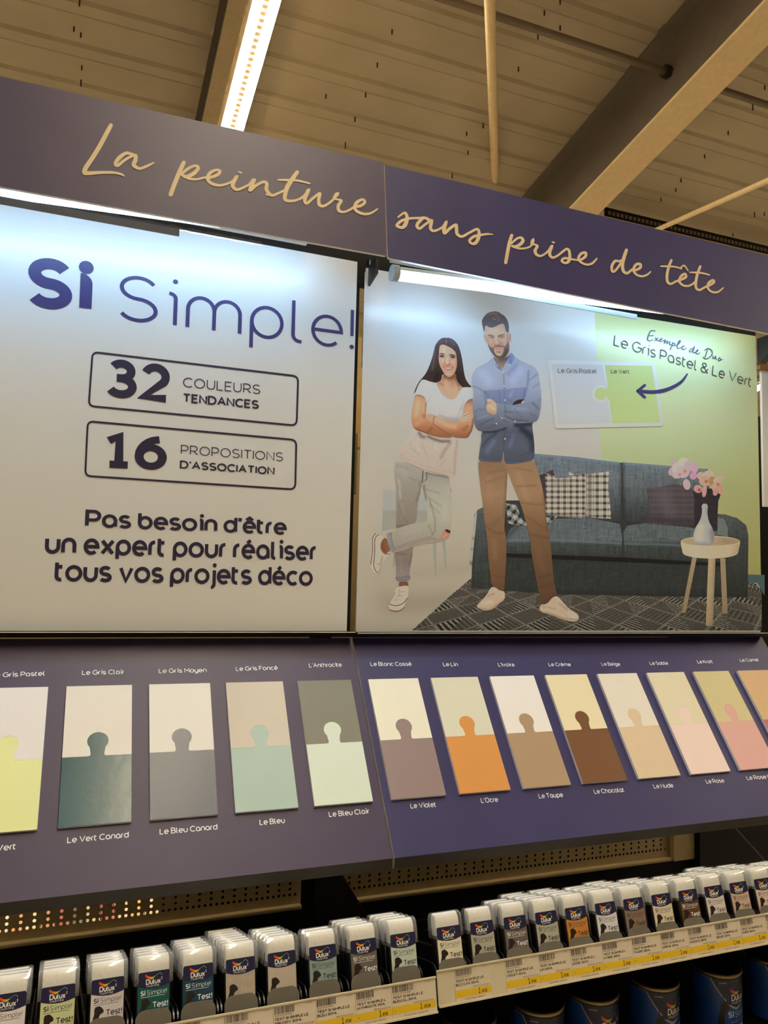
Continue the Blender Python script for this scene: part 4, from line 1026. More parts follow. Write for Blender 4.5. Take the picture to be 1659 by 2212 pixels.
def line(mb, crop, q, rgb, w0, w1=None, dens=4):
    """printed line"""
    ox, oy, s = crop; P = smooth_poly(pts_of(q), 2, False); n = len(P); ws = np.linspace(w0, w0 if w1 is None else w1, n)
    rb = ribbon(P, 1, widths=ws); _lv[0] += 1; vs = []; cs = []
    for l, r in rb:
        for p in (l, r):
            x, y = ox+p[0]/s, oy+p[1]/s; vs.append(PP(x, y, 0.00012+0.0000055*_lv[0])); cs.append(ink(lin(rgb), y))
    mb.add(vs, [(2*i, 2*i+1, 2*i+3, 2*i+2) for i in range(n-1)], 0, cs)
def dot(mb, crop, x, y, r, rgb, ry=None, rot=0.0):
    ry = ry or r; cr, sr = math.cos(rot), math.sin(rot)
    P = [(x+r*math.cos(a)*cr-ry*math.sin(a)*sr, y+r*math.cos(a)*sr+ry*math.sin(a)*cr) for a in np.linspace(0, 6.2832, 17)[:-1]]
    region(mb, crop, P, rgb, (), 6, 0, 0.0)
def done(mb, name): return mb.build(name, M_art, posR, oR)
I0 = (0, 0, 1)
# backdrop: pale wall and floor with soft shadows
mb = MB()
region(mb, I0, [(788, 588), (1284, 670), (1290, 800), (1306, 1000), (1306, 1362), (768.5, 1362)], [(580, (204,222,234)), (700, (214,229,236)), (760, (190,198,198)), (900, (177,172,158)), (1000, (177,167,145)), (1100, (176,163,137)), (1200, (172,157,129)), (1300, (167,151,122)), (1380, (163,147,118))],
 [((140,124,98), .55, 22, "850,1308 960,1296"), ((140,124,98), .4, 30, "830,1296 900,1308 990,1300"), ((150,135,108), .4, 14, "880,1240 1020,1228"), ((150,136,110), .25, 60, "900,1225 1000,1218")], 8, 0, 0.0, lambda l, p, c: c*np.where(p[:, 1] < 1000, 0.955, 0.975)[:, None])
done(mb, 'printed_wall')
mb = MB()
region(mb, I0, [(1284, 670.5), (1400, 688.5), (1632, 726), (1636, 850), (1641, 1100), (1643.5, 1243), (1480, 1243), (1480, 1010), (1300, 1010)], [(670, (190,214,164)), (760, (186,206,160)), (860, (178,192,134)), (950, (166,172,122)), (1050, (158,156,100)), (1250, (144,135,76))], (), 9, 0, 0.0)
done(mb, 'printed_green_wall')
S_ = (1000, 940, 2.517)
mb = MB(); region(mb, S_, "1540,757 1640,760 1640,872 1600,805 1540,800", (66,84,78), (), 6, 0); done(mb, 'printed_floor')
# rug
def rugtex(loc, pts, col):
    x, y = pts[:, 0], pts[:, 1]
    Y = 1.0/(y-1120.0); X = (x-1235)*Y
    p = X*2.3; q = 1150.0*Y
    a = p+q; b = p-q; ia, ib = np.floor(a), np.floor(b); fa, fb = a-ia, b-ib
    kind = (ia+2*ib) % 3
    st1 = np.sin(fa*2*np.pi*7.0); st2 = np.sin(fb*2*np.pi*7.0)
    s = np.where((ia+ib) % 2 == 0, st1, st2); up = fa+fb > 1
    strong = np.where(kind == 0, up, np.where(kind == 1, ~up, False))
    c = np.where(strong, np.where(s > 0.25, 1.0, 0.0), 0.24+0.15*s)
    edge = (np.minimum(fa, 1-fa) < 0.03) | (np.minimum(fb, 1-fb) < 0.03)
    c = np.where(edge, 0.75, c)
    return lin((26,22,18))*(1-c)[:, None]+lin((124,115,95))*c[:, None]
mb = MB(); region(mb, I0, [(889, 1362.5), (930, 1326), (975, 1285), (1020, 1247), (1040, 1262), (1611, 1270), (1612, 1256), (1634, 1261), (1645, 1278), (1645, 1362.5)], (60,55,48), (), 1.25, 0, 0.22, rugtex, True); done(mb, 'printed_rug')
# sofa
def weave(loc, pts, col):
    n = len(pts); xi = np.floor(pts[:, 0]/1.6).astype(int); yi = np.floor(pts[:, 1]/1.6).astype(int)
    r1 = np.random.default_rng(3).standard_normal(4000); a = r1[(xi*7+(yi//11)*131) % 4000]; b = r1[(yi*13+(xi//9)*97) % 4000]
    return col*(1+0.13*a+0.09*b)[:, None]
mb = MB()
region(mb, S_, "45,832 55,600 65,440 80,405 110,392 230,355 387,355 387,100 620,120 860,150 1330,185 1345,430 1390,428 1490,450 1540,490 1552,545 1548,882 1400,882 500,866", (45,47,42), [((26,28,26), .8, 40, "60,880 1500,895")], 2.0, 0, .05, weave)
region(mb, S_, "240,358 387,352 390,440 320,470 250,480", (48,52,50), (), 2.0, 0, .05, weave)
done(mb, 'printed_sofa')
mb = MB()
region(mb, S_, "387,100 620,121 852,148 862,165 863,470 740,455 560,448 400,440", [(100, (98,106,106)), (250, (96,101,98)), (380, (68,71,68)), (470, (48,50,47))], [((36,40,40), .6, 12, "862,160 863,470"), ((110,128,134), .5, 9, "395,104 620,126 845,152")], 2.0, 0, .05, weave)
region(mb, S_, "868,147 1100,165 1322,186 1338,205 1346,430 1300,500 1000,482 872,472", [(140, (98,106,104)), (260, (90,95,91)), (400, (60,63,59)), (500, (44,46,43))], [((34,38,38), .6, 12, "870,160 873,470"), ((112,128,130), .5, 9, "880,152 1100,170 1320,190")], 2.0, 0, .05, weave)
region(mb, S_, "232,560 262,505 310,482 450,455 700,452 852,482 866,560 862,652 840,664 235,642", [(450, (84,89,86)), (570, (88,93,88)), (590, (60,64,58)), (660, (50,53,48))], [((100,112,112), .6, 6, "240,572 480,570 860,590"), ((40,46,46), .6, 14, "235,560 300,490")], 2.0, 0, .05, weave)
region(mb, S_, "872,530 892,492 1000,478 1200,498 1380,520 1400,560 1402,690 1330,690 880,660", [(470, (86,91,87)), (570, (82,87,81)), (590, (58,61,55)), (690, (48,50,45))], [((98,110,108), .6, 6, "876,590 1100,595 1400,615")], 2.0, 0, .05, weave)
region(mb, S_, "235,642 850,664 1340,692 1400,692 1400,712 850,690 235,664", (20,21,19), (), 3, 0)
done(mb, 'printed_seat_cushions')
mb = MB()
region(mb, S_, "1384,430 1425,430 1490,452 1540,490 1552,545 1548,880 1440,882 1442,560 1436,500 1384,470", [(430, (74,78,73)), (600, (56,58,52)), (880, (36,38,34))], (), 2.0, 0, .05, weave)
region(mb, S_, "1384,446 1420,456 1440,500 1440,556 1384,540", (100,103,96), (), 3, 0)
done(mb, 'printed_sofa_arm'); mb = MB()
region(mb, S_, "46,830 50,640 62,432 80,406 110,394 150,400 150,840", [(400, (76,82,78)), (600, (60,64,58)), (830, (46,48,43))], [((34,40,38), .7, 6, "66,440 52,830")], 2.0, 0, .05, weave)
done(mb, 'printed_sofa_arm')
def plaid(px_, py_, lw, dark, light, ang=0.0):
    def t(loc, pts, col):
        c_, s_ = math.cos(ang), math.sin(ang); u = loc[:, 0]*c_+loc[:, 1]*s_; v = -loc[:, 0]*s_+loc[:, 1]*c_
        a = (np.sin(u/px_*6.283) > 1-2*lw).astype(float); b = (np.sin(v/py_*6.283) > 1-2*lw).astype(float); f = (np.sin(u/px_*6.283*3) > .5)*.25
        k = np.clip(0.55*a+0.55*b+f*(1-a), 0, 1)
        return lin(light)*(1-k)[:, None]+lin(dark)*k[:, None]
    return t
mb = MB()
region(mb, S_, "232,370 292,380 312,440 330,470 380,455 515,440 470,484 360,492 285,490 245,478", (150,148,135), (), 1.4, 0, .05, plaid(38, 44, .5, (36,40,38), (165,160,142), .6))
done(mb, 'printed_throw'); mb = MB()
region(mb, S_, "62,436 78,408 70,500 58,610 50,700 38,715 36,650 48,560", (160,150,128), [((60,54,46), .8, 8, "40,690 44,715"), ((90,85,75), .6, 7, "50,560 66,562"), ((90,85,75), .6, 7, "46,620 60,622")], 3)
done(mb, 'printed_throw')
mb = MB()
region(mb, S_, "414,220 488,187 498,216 452,240 456,440 428,300", (52,44,44), (), 1.3, 0, .05, plaid(9, 9, .5, (38,32,33), (72,62,62)))
region(mb, S_, "570,198 602,212 660,216 775,200 795,198 790,290 808,454 740,452 668,446 655,222 580,222", (175,165,140), [((120,110,92), .5, 40, "680,240 676,440")], 1.25, 0, .04, plaid(40, 36, .32, (40,34,32), (186,174,148)))
region(mb, S_, "445,205 472,212 506,234 570,232 632,214 666,208 668,300 664,454 560,446 446,434 452,330", (178,165,140), [((70,60,50), .7, 12, "450,436 660,452"), ((130,118,98), .4, 30, "500,260 560,250")], 1.25, 0, .04, plaid(34, 30, .36, (58,48,42), (190,176,150)))
done(mb, 'printed_plaid_cushions')
mb = MB()
region(mb, S_, "1248,305 1330,290 1412,292 1388,360 1380,520 1330,532 1252,492", (42,36,38), (), 1.4, 0, .06, plaid(10, 10, .5, (32,28,30), (56,48,50)))
region(mb, S_, "994,284 1060,283 1150,264 1246,290 1258,350 1257,492 1195,494 1008,476 1004,460 1020,408", (70,60,60), [((100,88,86), .5, 40, "1090,330 1120,420"), ((45,38,40), .6, 30, "1030,460 1240,480")], 1.25, 0, .05, plaid(9, 9, .5, (48,40,42), (100,88,84)))
done(mb, 'printed_dark_cushions')
# side table, vase, orchids
mb = MB()
for q in ("1248,655 1273,655 1211,966 1188,966", "1398,670 1426,670 1439,968 1411,974"): region(mb, S_, q, [(650, (150,128,92)), (980, (128,106,74))], (), 6, 0)
region(mb, S_, "1334,668 1373,668 1358,1037 1320,1037", [(660, (172,148,110)), (1040, (148,124,86))], [((130,106,72), .7, 9, "1370,670 1355,1037")], 5, 0)
region(mb, S_, [(1345+161*math.cos(a), 578+30*math.sin(a)) for a in np.linspace(math.pi, 2*math.pi, 20)]+[(1506, 590), (1496, 640)]+[(1345+149*math.cos(a), 640+31*math.sin(a)) for a in np.linspace(0.1, math.pi-0.1, 20)]+[(1194, 640), (1184, 590)], (188,164,126), [((160,136,98), .6, 30, "1500,600 1490,650"), ((200,176,138), .6, 40, "1260,610 1270,660")], 4, 0)
region(mb, S_, [(1345+155*math.cos(a), 577+24*math.sin(a)) for a in np.linspace(0, 6.283, 36)[:-1]], (166,142,106), [((140,116,82), .6, 30, "1420,570 1480,580")], 4, 0)
done(mb, 'printed_side_table')
mb = MB()
region(mb, S_, "1296,373 1333,373 1328,420 1334,466 1360,512 1368,556 1358,594 1335,600 1285,600 1262,592 1250,556 1258,512 1288,466 1301,420", (160,154,144), [((186,180,168), .7, 24, "1290,500 1285,560"), ((112,104,96), .7, 18, "1355,520 1360,580"), ((120,112,104), .5, 8, "1330,380 1326,430"), ((120,112,102), .5, 14, "1270,594 1345,600")], 2.2)
done(mb, 'printed_vase')
mb = MB()
line(mb, S_, "1308,372 1300,340 1285,320", (60,44,36), 6); line(mb, S_, "1316,372 1322,345 1330,320", (60,44,36), 6)
for x, y, r, ry, rot, c in ((1140,148,9,24,.1,(200,150,170)), (1136,196,18,26,.5,(198,146,166)), (1166,214,30,22,-.3,(206,158,176)), (1160,178,24,30,.4,(212,168,186)), (1200,150,32,28,0,(214,172,192)), (1196,200,36,34,0,(208,160,180)),
   (1232,172,26,34,-.5,(202,152,174)), (1216,268,20,30,-.2,(206,156,176)), (1262,184,16,36,.35,(200,148,170)), (1252,222,20,20,0,(190,136,158)),
   (1296,222,26,22,.3,(206,152,128)), (1334,216,30,24,-.2,(212,160,136)), (1318,250,36,28,0,(204,146,120)), (1352,248,16,24,.2,(160,120,70)), (1278,292,24,22,.4,(206,136,126)), (1312,304,13,34,.1,(200,140,120)), (1390,240,34,18,-.5,(208,156,132)),
   (1376,282,22,30,.3,(204,148,124)), (1396,290,16,34,-.2,(196,138,114)), (1372,310,14,20,.2,(190,130,110))): dot(mb, S_, x, y, r, c, ry, rot)
for x, y, r, c in ((1206,196,10,(180,120,90)), (1178,214,8,(190,110,120)), (1284,298,9,(170,70,70)), (1322,252,9,(170,100,60)), (1386,268,8,(170,100,70)), (1240,200,7,(176,110,120))): dot(mb, S_, x, y, r, c)
done(mb, 'printed_orchids')
# chair behind the woman
C6, C7 = (790, 1000, 7.9), (790, 1130, 8.295); mb = MB()
region(mb, C6, "282,440 1064,500 1064,1060 245,1182", (170,160,138), (), 8, 0, 0)
region(mb, C6, "306,466 1058,520 1050,1040 274,1166", [(460, (160,156,140)), (800, (158,154,138)), (812, (146,142,124)), (1160, (150,144,122))], [((130,126,110), .8, 4, "300,812 1050,852"), ((138,132,112), .8, 5, "298,470 268,1165")], 5, 0, 0)
done(mb, 'printed_chair_back')
for q in ("1200,330 1256,330 1263,945 1232,945", "1368,310 1416,310 1443,812 1416,812", "500,540 526,540 512,786 474,786", "270,690 296,690 246,918 214,920"):
    mb = MB(); region(mb, C7, q, [(300, (144,146,122)), (950, (152,148,120))], [((112,120,108), .6, 12, q.split()[1]+' '+q.split()[2])], 5, 0, 0); done(mb, 'printed_chair_leg')


# ---- the woman
C1, C3, C5 = (880, 720, 10.37), (870, 800, 10.37), (840, 900, 9.76)
mb = MB()
region(mb, C1, "840,95 875,108 920,98 1010,130 1090,200 1150,300 1190,420 1220,560 1245,720 1265,880 1300,1020 1360,1120 1450,1214 1330,1206 1240,1218 1190,1190 1090,1050 1080,900 780,900 760,1060 640,1112 570,1097 480,1072 400,1040 335,1038 265,1110 220,1210 185,1310 132,1368 185,1230 236,1120 305,1030 385,940 450,830 510,680 560,530 590,400 620,270 690,170 760,110",
 [(90, (92,80,82)), (300, (76,64,64)), (600, (62,49,46)), (900, (52,40,37)), (1300, (56,43,38))],
 [((112,96,92), .7, 14, "620,350 600,560 560,820"), ((96,80,76), .6, 12, "590,420 560,640 500,860"), ((84,72,74), .6, 16, "650,260 640,520 620,760"), ((100,90,98), .5, 40, "760,150 690,230"), ((104,94,104), .5, 40, "960,160 1040,250"), ((70,60,62), .5, 18, "1150,400 1190,640 1210,860"), ((150,138,140), .9, 7, "868,160 872,215"), ((24,18,18), .7, 50, "680,900 640,1040"), ((24,18,18), .6, 40, "1120,900 1180,1120"), ((74,60,54), .6, 10, "400,1010 450,960")], 1.5)
done(mb, 'printed_hair')
mb = MB()
region(mb, C1, "800,880 1090,880 1095,1050 1215,1195 1225,1220 1180,1340 1080,1440 1000,1490 900,1450 780,1350 690,1220 645,1110 740,1070 790,990", [(880, (140,96,70)), (1080, (178,134,100)), (1250, (190,154,122)), (1480, (186,152,122))],
 [((104,66,48), .8, 60, "860,950 960,1000 1080,940"), ((110,72,52), .7, 50, "1090,1000 1160,1160"), ((140,98,72), .5, 14, "1000,1180 1020,1090"), ((130,88,66), .6, 16, "1130,1270 1200,1240"), ((206,170,136), .5, 40, "860,1080 880,1200"), ((140,100,76), .5, 20, "700,1110 800,1160")], 1.6)
region(mb, C1, "716,300 740,265 790,250 830,260 900,290 980,330 1050,390 1085,440 1105,560 1110,700 1092,810 1050,900 990,962 935,985 880,966 820,900 760,800 716,700 696,600 702,450", [(250, (196,160,132)), (450, (204,166,136)), (700, (196,148,116)), (960, (186,142,112))],
 [((224,190,160), .6, 60, "820,330 800,400"), ((226,190,160), .6, 24, "880,560 890,680"), ((220,180,150), .5, 40, "780,600 790,640"), ((216,176,146), .5, 40, "1010,650 1000,690"), ((214,178,148), .5, 40, "900,880 930,910"), ((178,122,90), .6, 36, "1090,460 1108,700 1080,840"), ((190,140,108), .5, 30, "715,520 720,700 780,830"), ((206,140,116), .5, 40, "1050,720"), ((208,146,120), .5, 36, "760,690"),
  ((150,96,72), .8, 16, "850,700 900,722 960,700"), ((150,92,68), .7, 18, "940,680"), ((168,112,86), .7, 12, "840,650 800,720 790,760"), ((160,104,80), .7, 12, "980,690 1025,745 1030,780"), ((180,130,104), .5, 16, "860,520 850,620"), ((190,136,108), .5, 20, "940,560 950,640"), ((190,130,106), .5, 20, "860,860 960,870"), ((170,118,96), .6, 24, "765,500"), ((160,108,88), .6, 28, "1010,515")], 1.1)
region(mb, C1, "702,462 750,444 800,448 828,462 828,484 780,466 730,466 704,476", (60,44,42), (), 1.5)
region(mb, C1, "920,482 960,468 1020,472 1070,496 1090,520 1060,510 1000,494 950,492 922,498", (58,42,40), (), 1.5)
region(mb, C1, "708,510 740,488 780,484 822,498 830,530 800,540 750,540 715,528", (92,72,74), [((40,28,30), .9, 18, "768,512"), ((50,36,36), .8, 8, "712,506 760,488 822,500"), ((150,130,124), .6, 8, "735,520")], 1.0)
region(mb, C1, "940,528 970,506 1020,504 1070,524 1080,548 1040,560 990,562 955,550", (96,76,76), [((38,26,28), .9, 20, "1020,530"), ((48,34,34), .8, 8, "942,524 1000,506 1072,524"), ((206,188,178), .8, 10, "968,542"), ((150,130,124), .5, 8, "1058,542")], 1.0)
line(mb, C1, "750,560 790,572 830,560", (186,136,112), 8); line(mb, C1, "960,580 1010,590 1060,572", (176,124,100), 8)
region(mb, C1, "795,748 850,742 905,750 960,748 1032,764 990,812 930,840 870,826 825,788", (186,104,92), [((160,80,72), .6, 8, "800,750 905,758 1030,766"), ((208,128,112), .6, 12, "880,822 950,826")], 1.2)
region(mb, C1, "826,764 905,768 1008,772 965,792 900,798 850,786", (226,202,188), [((150,110,100), .6, 5, "905,768 905,796"), ((170,130,120), .5, 8, "1000,775 980,785"), ((170,130,120), .5, 8, "830,768 850,782")], 1.2)
done(mb, 'printed_face')
mb = MB()
region(mb, C5, "470,240 590,290 740,340 840,400 1000,440 1300,455 1515,455 1500,600 1465,720 1445,920 1420,1080 1400,1262 1340,1255 1180,1218 1000,1182 760,1122 620,1070 450,990 320,912 230,832 200,770 240,640 330,500 420,400 460,320", [(250, (178,170,154)), (700, (180,164,142)), (1260, (176,156,132))],
 [((100,80,64), .85, 40, "640,350 690,420 740,430"), ((96,76,62), .9, 34, "830,420 960,480 1100,520 1270,520"), ((140,120,100), .6, 40, "1290,560 1180,700 1100,860"), ((146,124,104), .5, 30, "1440,500 1400,800 1380,1200"), ((192,178,158), .6, 30, "960,600 1000,700"), ((156,138,116), .4, 14, "450,560 500,680 640,820"), ((156,138,116), .4, 14, "700,560 780,760 830,900"), ((194,180,160), .5, 20, "560,560 640,720"), ((156,136,112), .5, 8, "240,790 400,900 700,1040 1000,1120 1400,1190"), ((150,132,110), .4, 14, "1080,1040 1200,900")], 2.0)
region(mb, C3, "430,205 520,215 600,255 690,275 745,285 800,430 900,560 1000,640 1090,662 1180,630 1250,530 1320,395 1400,375 1550,385 1575,470 1582,560 1574,640 1555,606 1480,640 1390,730 1355,830 1335,1000 1285,1140 1150,1146 950,1116 720,1020 540,980 522,900 535,740 500,610 420,555 330,535 265,562 260,530 330,380 390,260", [(200, (200,202,198)), (600, (196,192,184)), (1000, (182,174,164)), (1140, (160,150,140))],
 [((164,158,152), .6, 16, "640,560 560,690 540,740"), ((168,162,158), .5, 14, "720,400 720,600"), ((166,160,152), .5, 14, "540,420 550,560"), ((160,150,142), .6, 18, "1320,800 1240,1000 1210,1100"), ((216,216,210), .5, 40, "900,700 760,820"), ((212,210,204), .4, 40, "450,300 420,440"), ((150,142,134), .6, 30, "1260,1110 1000,1080 820,1010"), ((150,142,136), .5, 20, "1350,700 1330,900"), ((170,164,158), .5, 20, "1480,420 1560,520"), ((168,160,152), .5, 12, "840,500 980,650 1090,676 1200,640")], 1.8)
done(mb, 'printed_t_shirt')
mb = MB()
region(mb, C3, "300,560 360,545 430,565 500,620 530,720 525,850 512,950 498,1050 660,1190 900,1370 1135,1500 1000,1508 800,1492 600,1442 420,1372 300,1337 232,1272 206,1200 190,1050 205,900 240,740 268,620 262,570", [(540, (176,136,102)), (800, (190,150,114)), (1050, (180,134,98)), (1300, (158,104,70)), (1500, (136,84,56))],
 [((206,170,134), .6, 50, "340,700 300,1000"), ((120,76,54), .7, 22, "520,740 515,950 480,1040"), ((122,80,56), .7, 20, "300,555 400,560 490,620"), ((196,144,104), .6, 60, "420,1120 300,1200"), ((118,70,46), .6, 40, "640,1300 560,1400"), ((110,66,44), .6, 30, "300,1330 500,1400"), ((132,90,64), .5, 30, "440,1000 480,1050")], 1.7)
region(mb, C3, "1572,655 1580,900 1587,1150 1562,1330 1502,1440 1450,1517 1300,1512 1135,1495 900,1370 680,1210 560,1090 495,1050 502,1000 560,974 640,980 740,1020 900,1090 1050,1130 1200,1150 1290,1150 1310,1030 1340,1000 1365,830 1402,732 1480,662 1550,640", [(640, (140,100,72)), (850, (180,138,104)), (1100, (188,142,106)), (1300, (168,114,78)), (1500, (136,82,54))],
 [((66,42,34), .8, 34, "1590,1100 1560,1330 1470,1500"), ((96,64,48), .8, 30, "1390,720 1480,650 1560,640"), ((206,164,126), .6, 60, "760,1100 1000,1230 1160,1260"), ((80,46,34), .8, 22, "680,1220 900,1375 1130,1500"), ((200,160,124), .5, 40, "600,1030"), ((196,150,112), .5, 50, "1460,800 1440,950"), ((120,74,50), .5, 40, "1350,1330 1450,1250")], 1.7)
for q, w in (("1320,1015 1365,995 1425,955", 46), ("1330,1065 1400,1040 1480,1012", 44), ("1320,1110 1400,1085 1490,1055", 44), ("1310,1148 1380,1135 1455,1112", 40)):
    line(mb, C3, q, (120,74,54), w+10, w); line(mb, C3, q, (212,166,134), w, w*0.72); p = pts_of(q)[-1]; dot(mb, C3, p[0], p[1], w*0.36, (222,180,152))
region(mb, C3, "1270,1140 1300,1040 1345,1000 1360,1060 1350,1150", (200,152,120), (), 2)
line(mb, C3, "716,1018 694,1080 680,1140 676,1200", (90,44,34), 11)
done(mb, 'printed_arms')
ST = 0.62
mb = MB()
region(mb, C7, "520,490 700,460 848,405 838,560 802,760 782,940 545,955 540,760 522,600", [(480, (128,111,92)), (700, (118,103,88)), (950, (132,119,103))], [((70,58,50), .7, 18, "830,560 790,760"), ((138,126,112), .5, 40, "620,640 640,880"), ((80,66,56), .7, 16, "540,540 700,560")], 2.2, 0)
region(mb, C7, "598,1040 746,1040 766,1120 740,1132 584,1148", (112,70,48), (), 3)
region(mb, C7, "528,960 640,975 790,925 802,990 752,1050 590,1054 534,1010", (112,106,102), [((76,68,64), .8, 7, "540,958 640,972 790,930"), ((130,124,118), .5, 12, "560,1000 760,985")], 2.2)
region(mb, C6, "500,-20 620,-10 730,5 940,100 988,140 970,340 945,400 938,500 900,620 880,800 857,1042 740,1062 560,1112 513,1122 515,1000 520,850 515,600 520,460 490,250 484,100", [(0, (156,149,133)), (300, (148,138,119)), (700, (136,123,103)), (1100, (124,111,93))],
 [((170,160,144), .5, 50, "620,120 700,240"), ((88,78,66), .7, 30, "930,330 930,480 870,640"), ((94,84,72), .5, 16, "700,240 860,300"), ((150,140,122), .5, 40, "600,700 640,900"), ((70,60,52), .7, 18, "520,1090 640,1070 740,1060"), ((92,80,68), .5, 16, "560,700 600,860 700,1000"), ((188,172,150), .8, 20, "556,290 580,380 580,480 590,600"), ((100,86,70), .8, 6, "560,420 580,440"), ((100,86,70), .8, 6, "560,640 600,660"), ((104,94,80), .5, 14, "520,40 700,90")], 2.0)
region(mb, C6, "985,136 1120,185 1300,207 1422,237 1432,330 1452,450 1466,600 1477,780 1472,1000 1452,1130 1442,1200 1420,1272 1370,1317 1270,1346 1150,1356 950,1382 800,1422 640,1492 510,1522 440,1532 400,1440 380,1300 343,1215 400,1190 450,1170 520,1130 640,1080 820,1030 1052,1010 1056,900 1040,750 1002,560 962,425 943,398 965,340", [(130, (144,135,118)), (500, (164,156,131)), (900, (168,159,130)), (1150, (156,146,122)), (1500, (146,132,110))],
 [((44,40,44), .9, 28, "1040,165 1250,205 1420,240"), ((50,44,46), .9, 26, "990,390 1000,500 1020,620"), ((70,66,62), .8, 12, "1085,620 1140,800 1180,960 1180,1150 1130,1240"), ((176,168,142), .6, 60, "1350,700 1350,950"), ((100,92,78), .6, 14, "1030,450 1250,520"), ((104,96,80), .6, 12, "1040,560 1280,740"), ((104,96,80), .5, 12, "1080,700 1260,860"), ((96,86,74), .6, 14, "1070,1060 1130,1200"), ((112,94,76), .7, 20, "520,1470 800,1380 1100,1290 1200,1300"), ((76,64,54), .7, 7, "520,1440 760,1350 1120,1250"), ((168,158,136), .5, 50, "640,1200 900,1120"), ((172,126,104), .5, 30, "900,1350 1150,1330")], 2.0)
region(mb, C6, "1375,400 1440,385 1462,480 1455,590 1400,560", (168,156,128), [((40,34,30), .9, 8, "1445,440 1465,520"), ((90,80,66), .7, 7, "1390,570 1455,590"), ((90,80,66), .6, 6, "1360,370 1440,380")], 2)
line(mb, C6, "975,130 970,240 965,340", (50,46,48), 16); line(mb, C6, "1030,190 1045,260 1020,300 985,310", (70,66,66), 14); line(mb, C6, "1000,180 985,380", (150,142,128), 22)
region(mb, C6, "1318,1160 1360,1140 1442,1175 1440,1222 1390,1292 1282,1316 1212,1334 1290,1250", (170,122,96), [((196,150,120), .6, 24, "1360,1220 1320,1280")], 2)
region(mb, C6, "1345,1150 1385,1128 1448,1162 1432,1200 1390,1190", (70,34,26), (), 2, 0)
region(mb, C6, "350,1216 446,1176 440,1290 470,1400 520,1482 442,1532 400,1432 380,1300", (124,122,118), [((60,52,48), .8, 8, "446,1180 440,1290 470,1400 520,1480"), ((146,144,138), .5, 20, "400,1220 420,1360")], 2.2)
done(mb, 'printed_jeans'); ST = 1.0
mb = MB()
region(mb, C7, "165,190 240,200 335,262 275,350 262,440 300,530 345,562 425,505 400,570 370,620 330,650 285,720 255,820 205,890 140,884 90,800 78,700 105,540 95,300 112,230", (196,170,140), [((160,134,106), .5, 30, "240,800 300,640"), ((212,188,158), .5, 40, "200,300 220,500"), ((140,112,88), .6, 12, "200,740 260,740 300,580")], 2.0)
region(mb, C7, "330,262 378,275 402,380 442,480 400,540 330,552 280,500 257,430 275,330", (128,80,52), [((96,56,36), .6, 30, "300,380 330,500")], 2.2)
line(mb, C7, "178,184 122,250 112,330 122,470 106,620 84,740", (66,36,34), 12); line(mb, C7, "236,204 178,240 152,330 162,480 150,620 136,740 160,840 205,886", (70,40,38), 12)
line(mb, C7, "420,510 370,560 330,600 310,680 340,640 350,590", (210,196,170), 14); line(mb, C7, "330,560 400,550 430,560", (60,46,38), 10)
region(mb, C7, "585,1140 740,1112 770,1160 757,1250 757,1350 702,1430 690,1500 620,1566 520,1582 430,1562 408,1500 420,1440 490,1330 540,1250 505,1230 540,1165", [(1110, (196,172,142)), (1400, (204,178,148)), (1580, (180,152,122))], [((140,112,88), .6, 14, "600,1180 600,1300 520,1380"), ((216,196,168), .6, 16, "560,1170 510,1230"), ((210,186,158), .5, 40, "560,1400 640,1380"), ((130,102,80), .7, 8, "600,1220 690,1230"), ((130,102,80), .7, 8, "560,1290 680,1310"), ((150,122,96), .6, 10, "500,1390 560,1370 640,1390")], 2.0)
line(mb, C7, "420,1440 470,1474 560,1482 650,1452 705,1400 752,1335", (60,36,32), 12); line(mb, C7, "420,1550 520,1580 620,1566 690,1500", (70,48,42), 9)
done(mb, 'printed_shoes')

# ---- the man
K2, K4, K8 = (1020, 660, 10.37), (1010, 780, 9.217), (1010, 980, 5.82)
ST = 0.55
mb = MB()
region(mb, K8, "135,80 300,100 445,105 465,150 502,240 492,420 476,700 456,960 480,1010 486,1300 470,1500 462,1702 440,1724 290,1665 285,1500 265,1400 245,1100 234,1000 214,890 190,650 160,400 134,200", [(90, (128,98,68)), (500, (146,112,80)), (900, (122,90,60)), (1700, (98,66,42))],
 [((78,54,36), .8, 26, "500,250 488,500 470,800"), ((84,58,38), .7, 16, "220,900 320,990 470,1000"), ((160,124,90), .5, 40, "260,300 280,600"), ((150,112,78), .5, 40, "330,1100 340,1300"), ((80,56,38), .6, 16, "290,1520 460,1560"), ((80,56,38), .6, 14, "290,1620 450,1660"), ((160,124,90), .6, 7, "210,530 340,520 450,460"), ((90,64,44), .5, 14, "250,240 480,200"), ((96,70,48), .5, 30, "400,820 300,900"), ((86,62,42), .5, 12, "240,360 440,300")], 2.2)
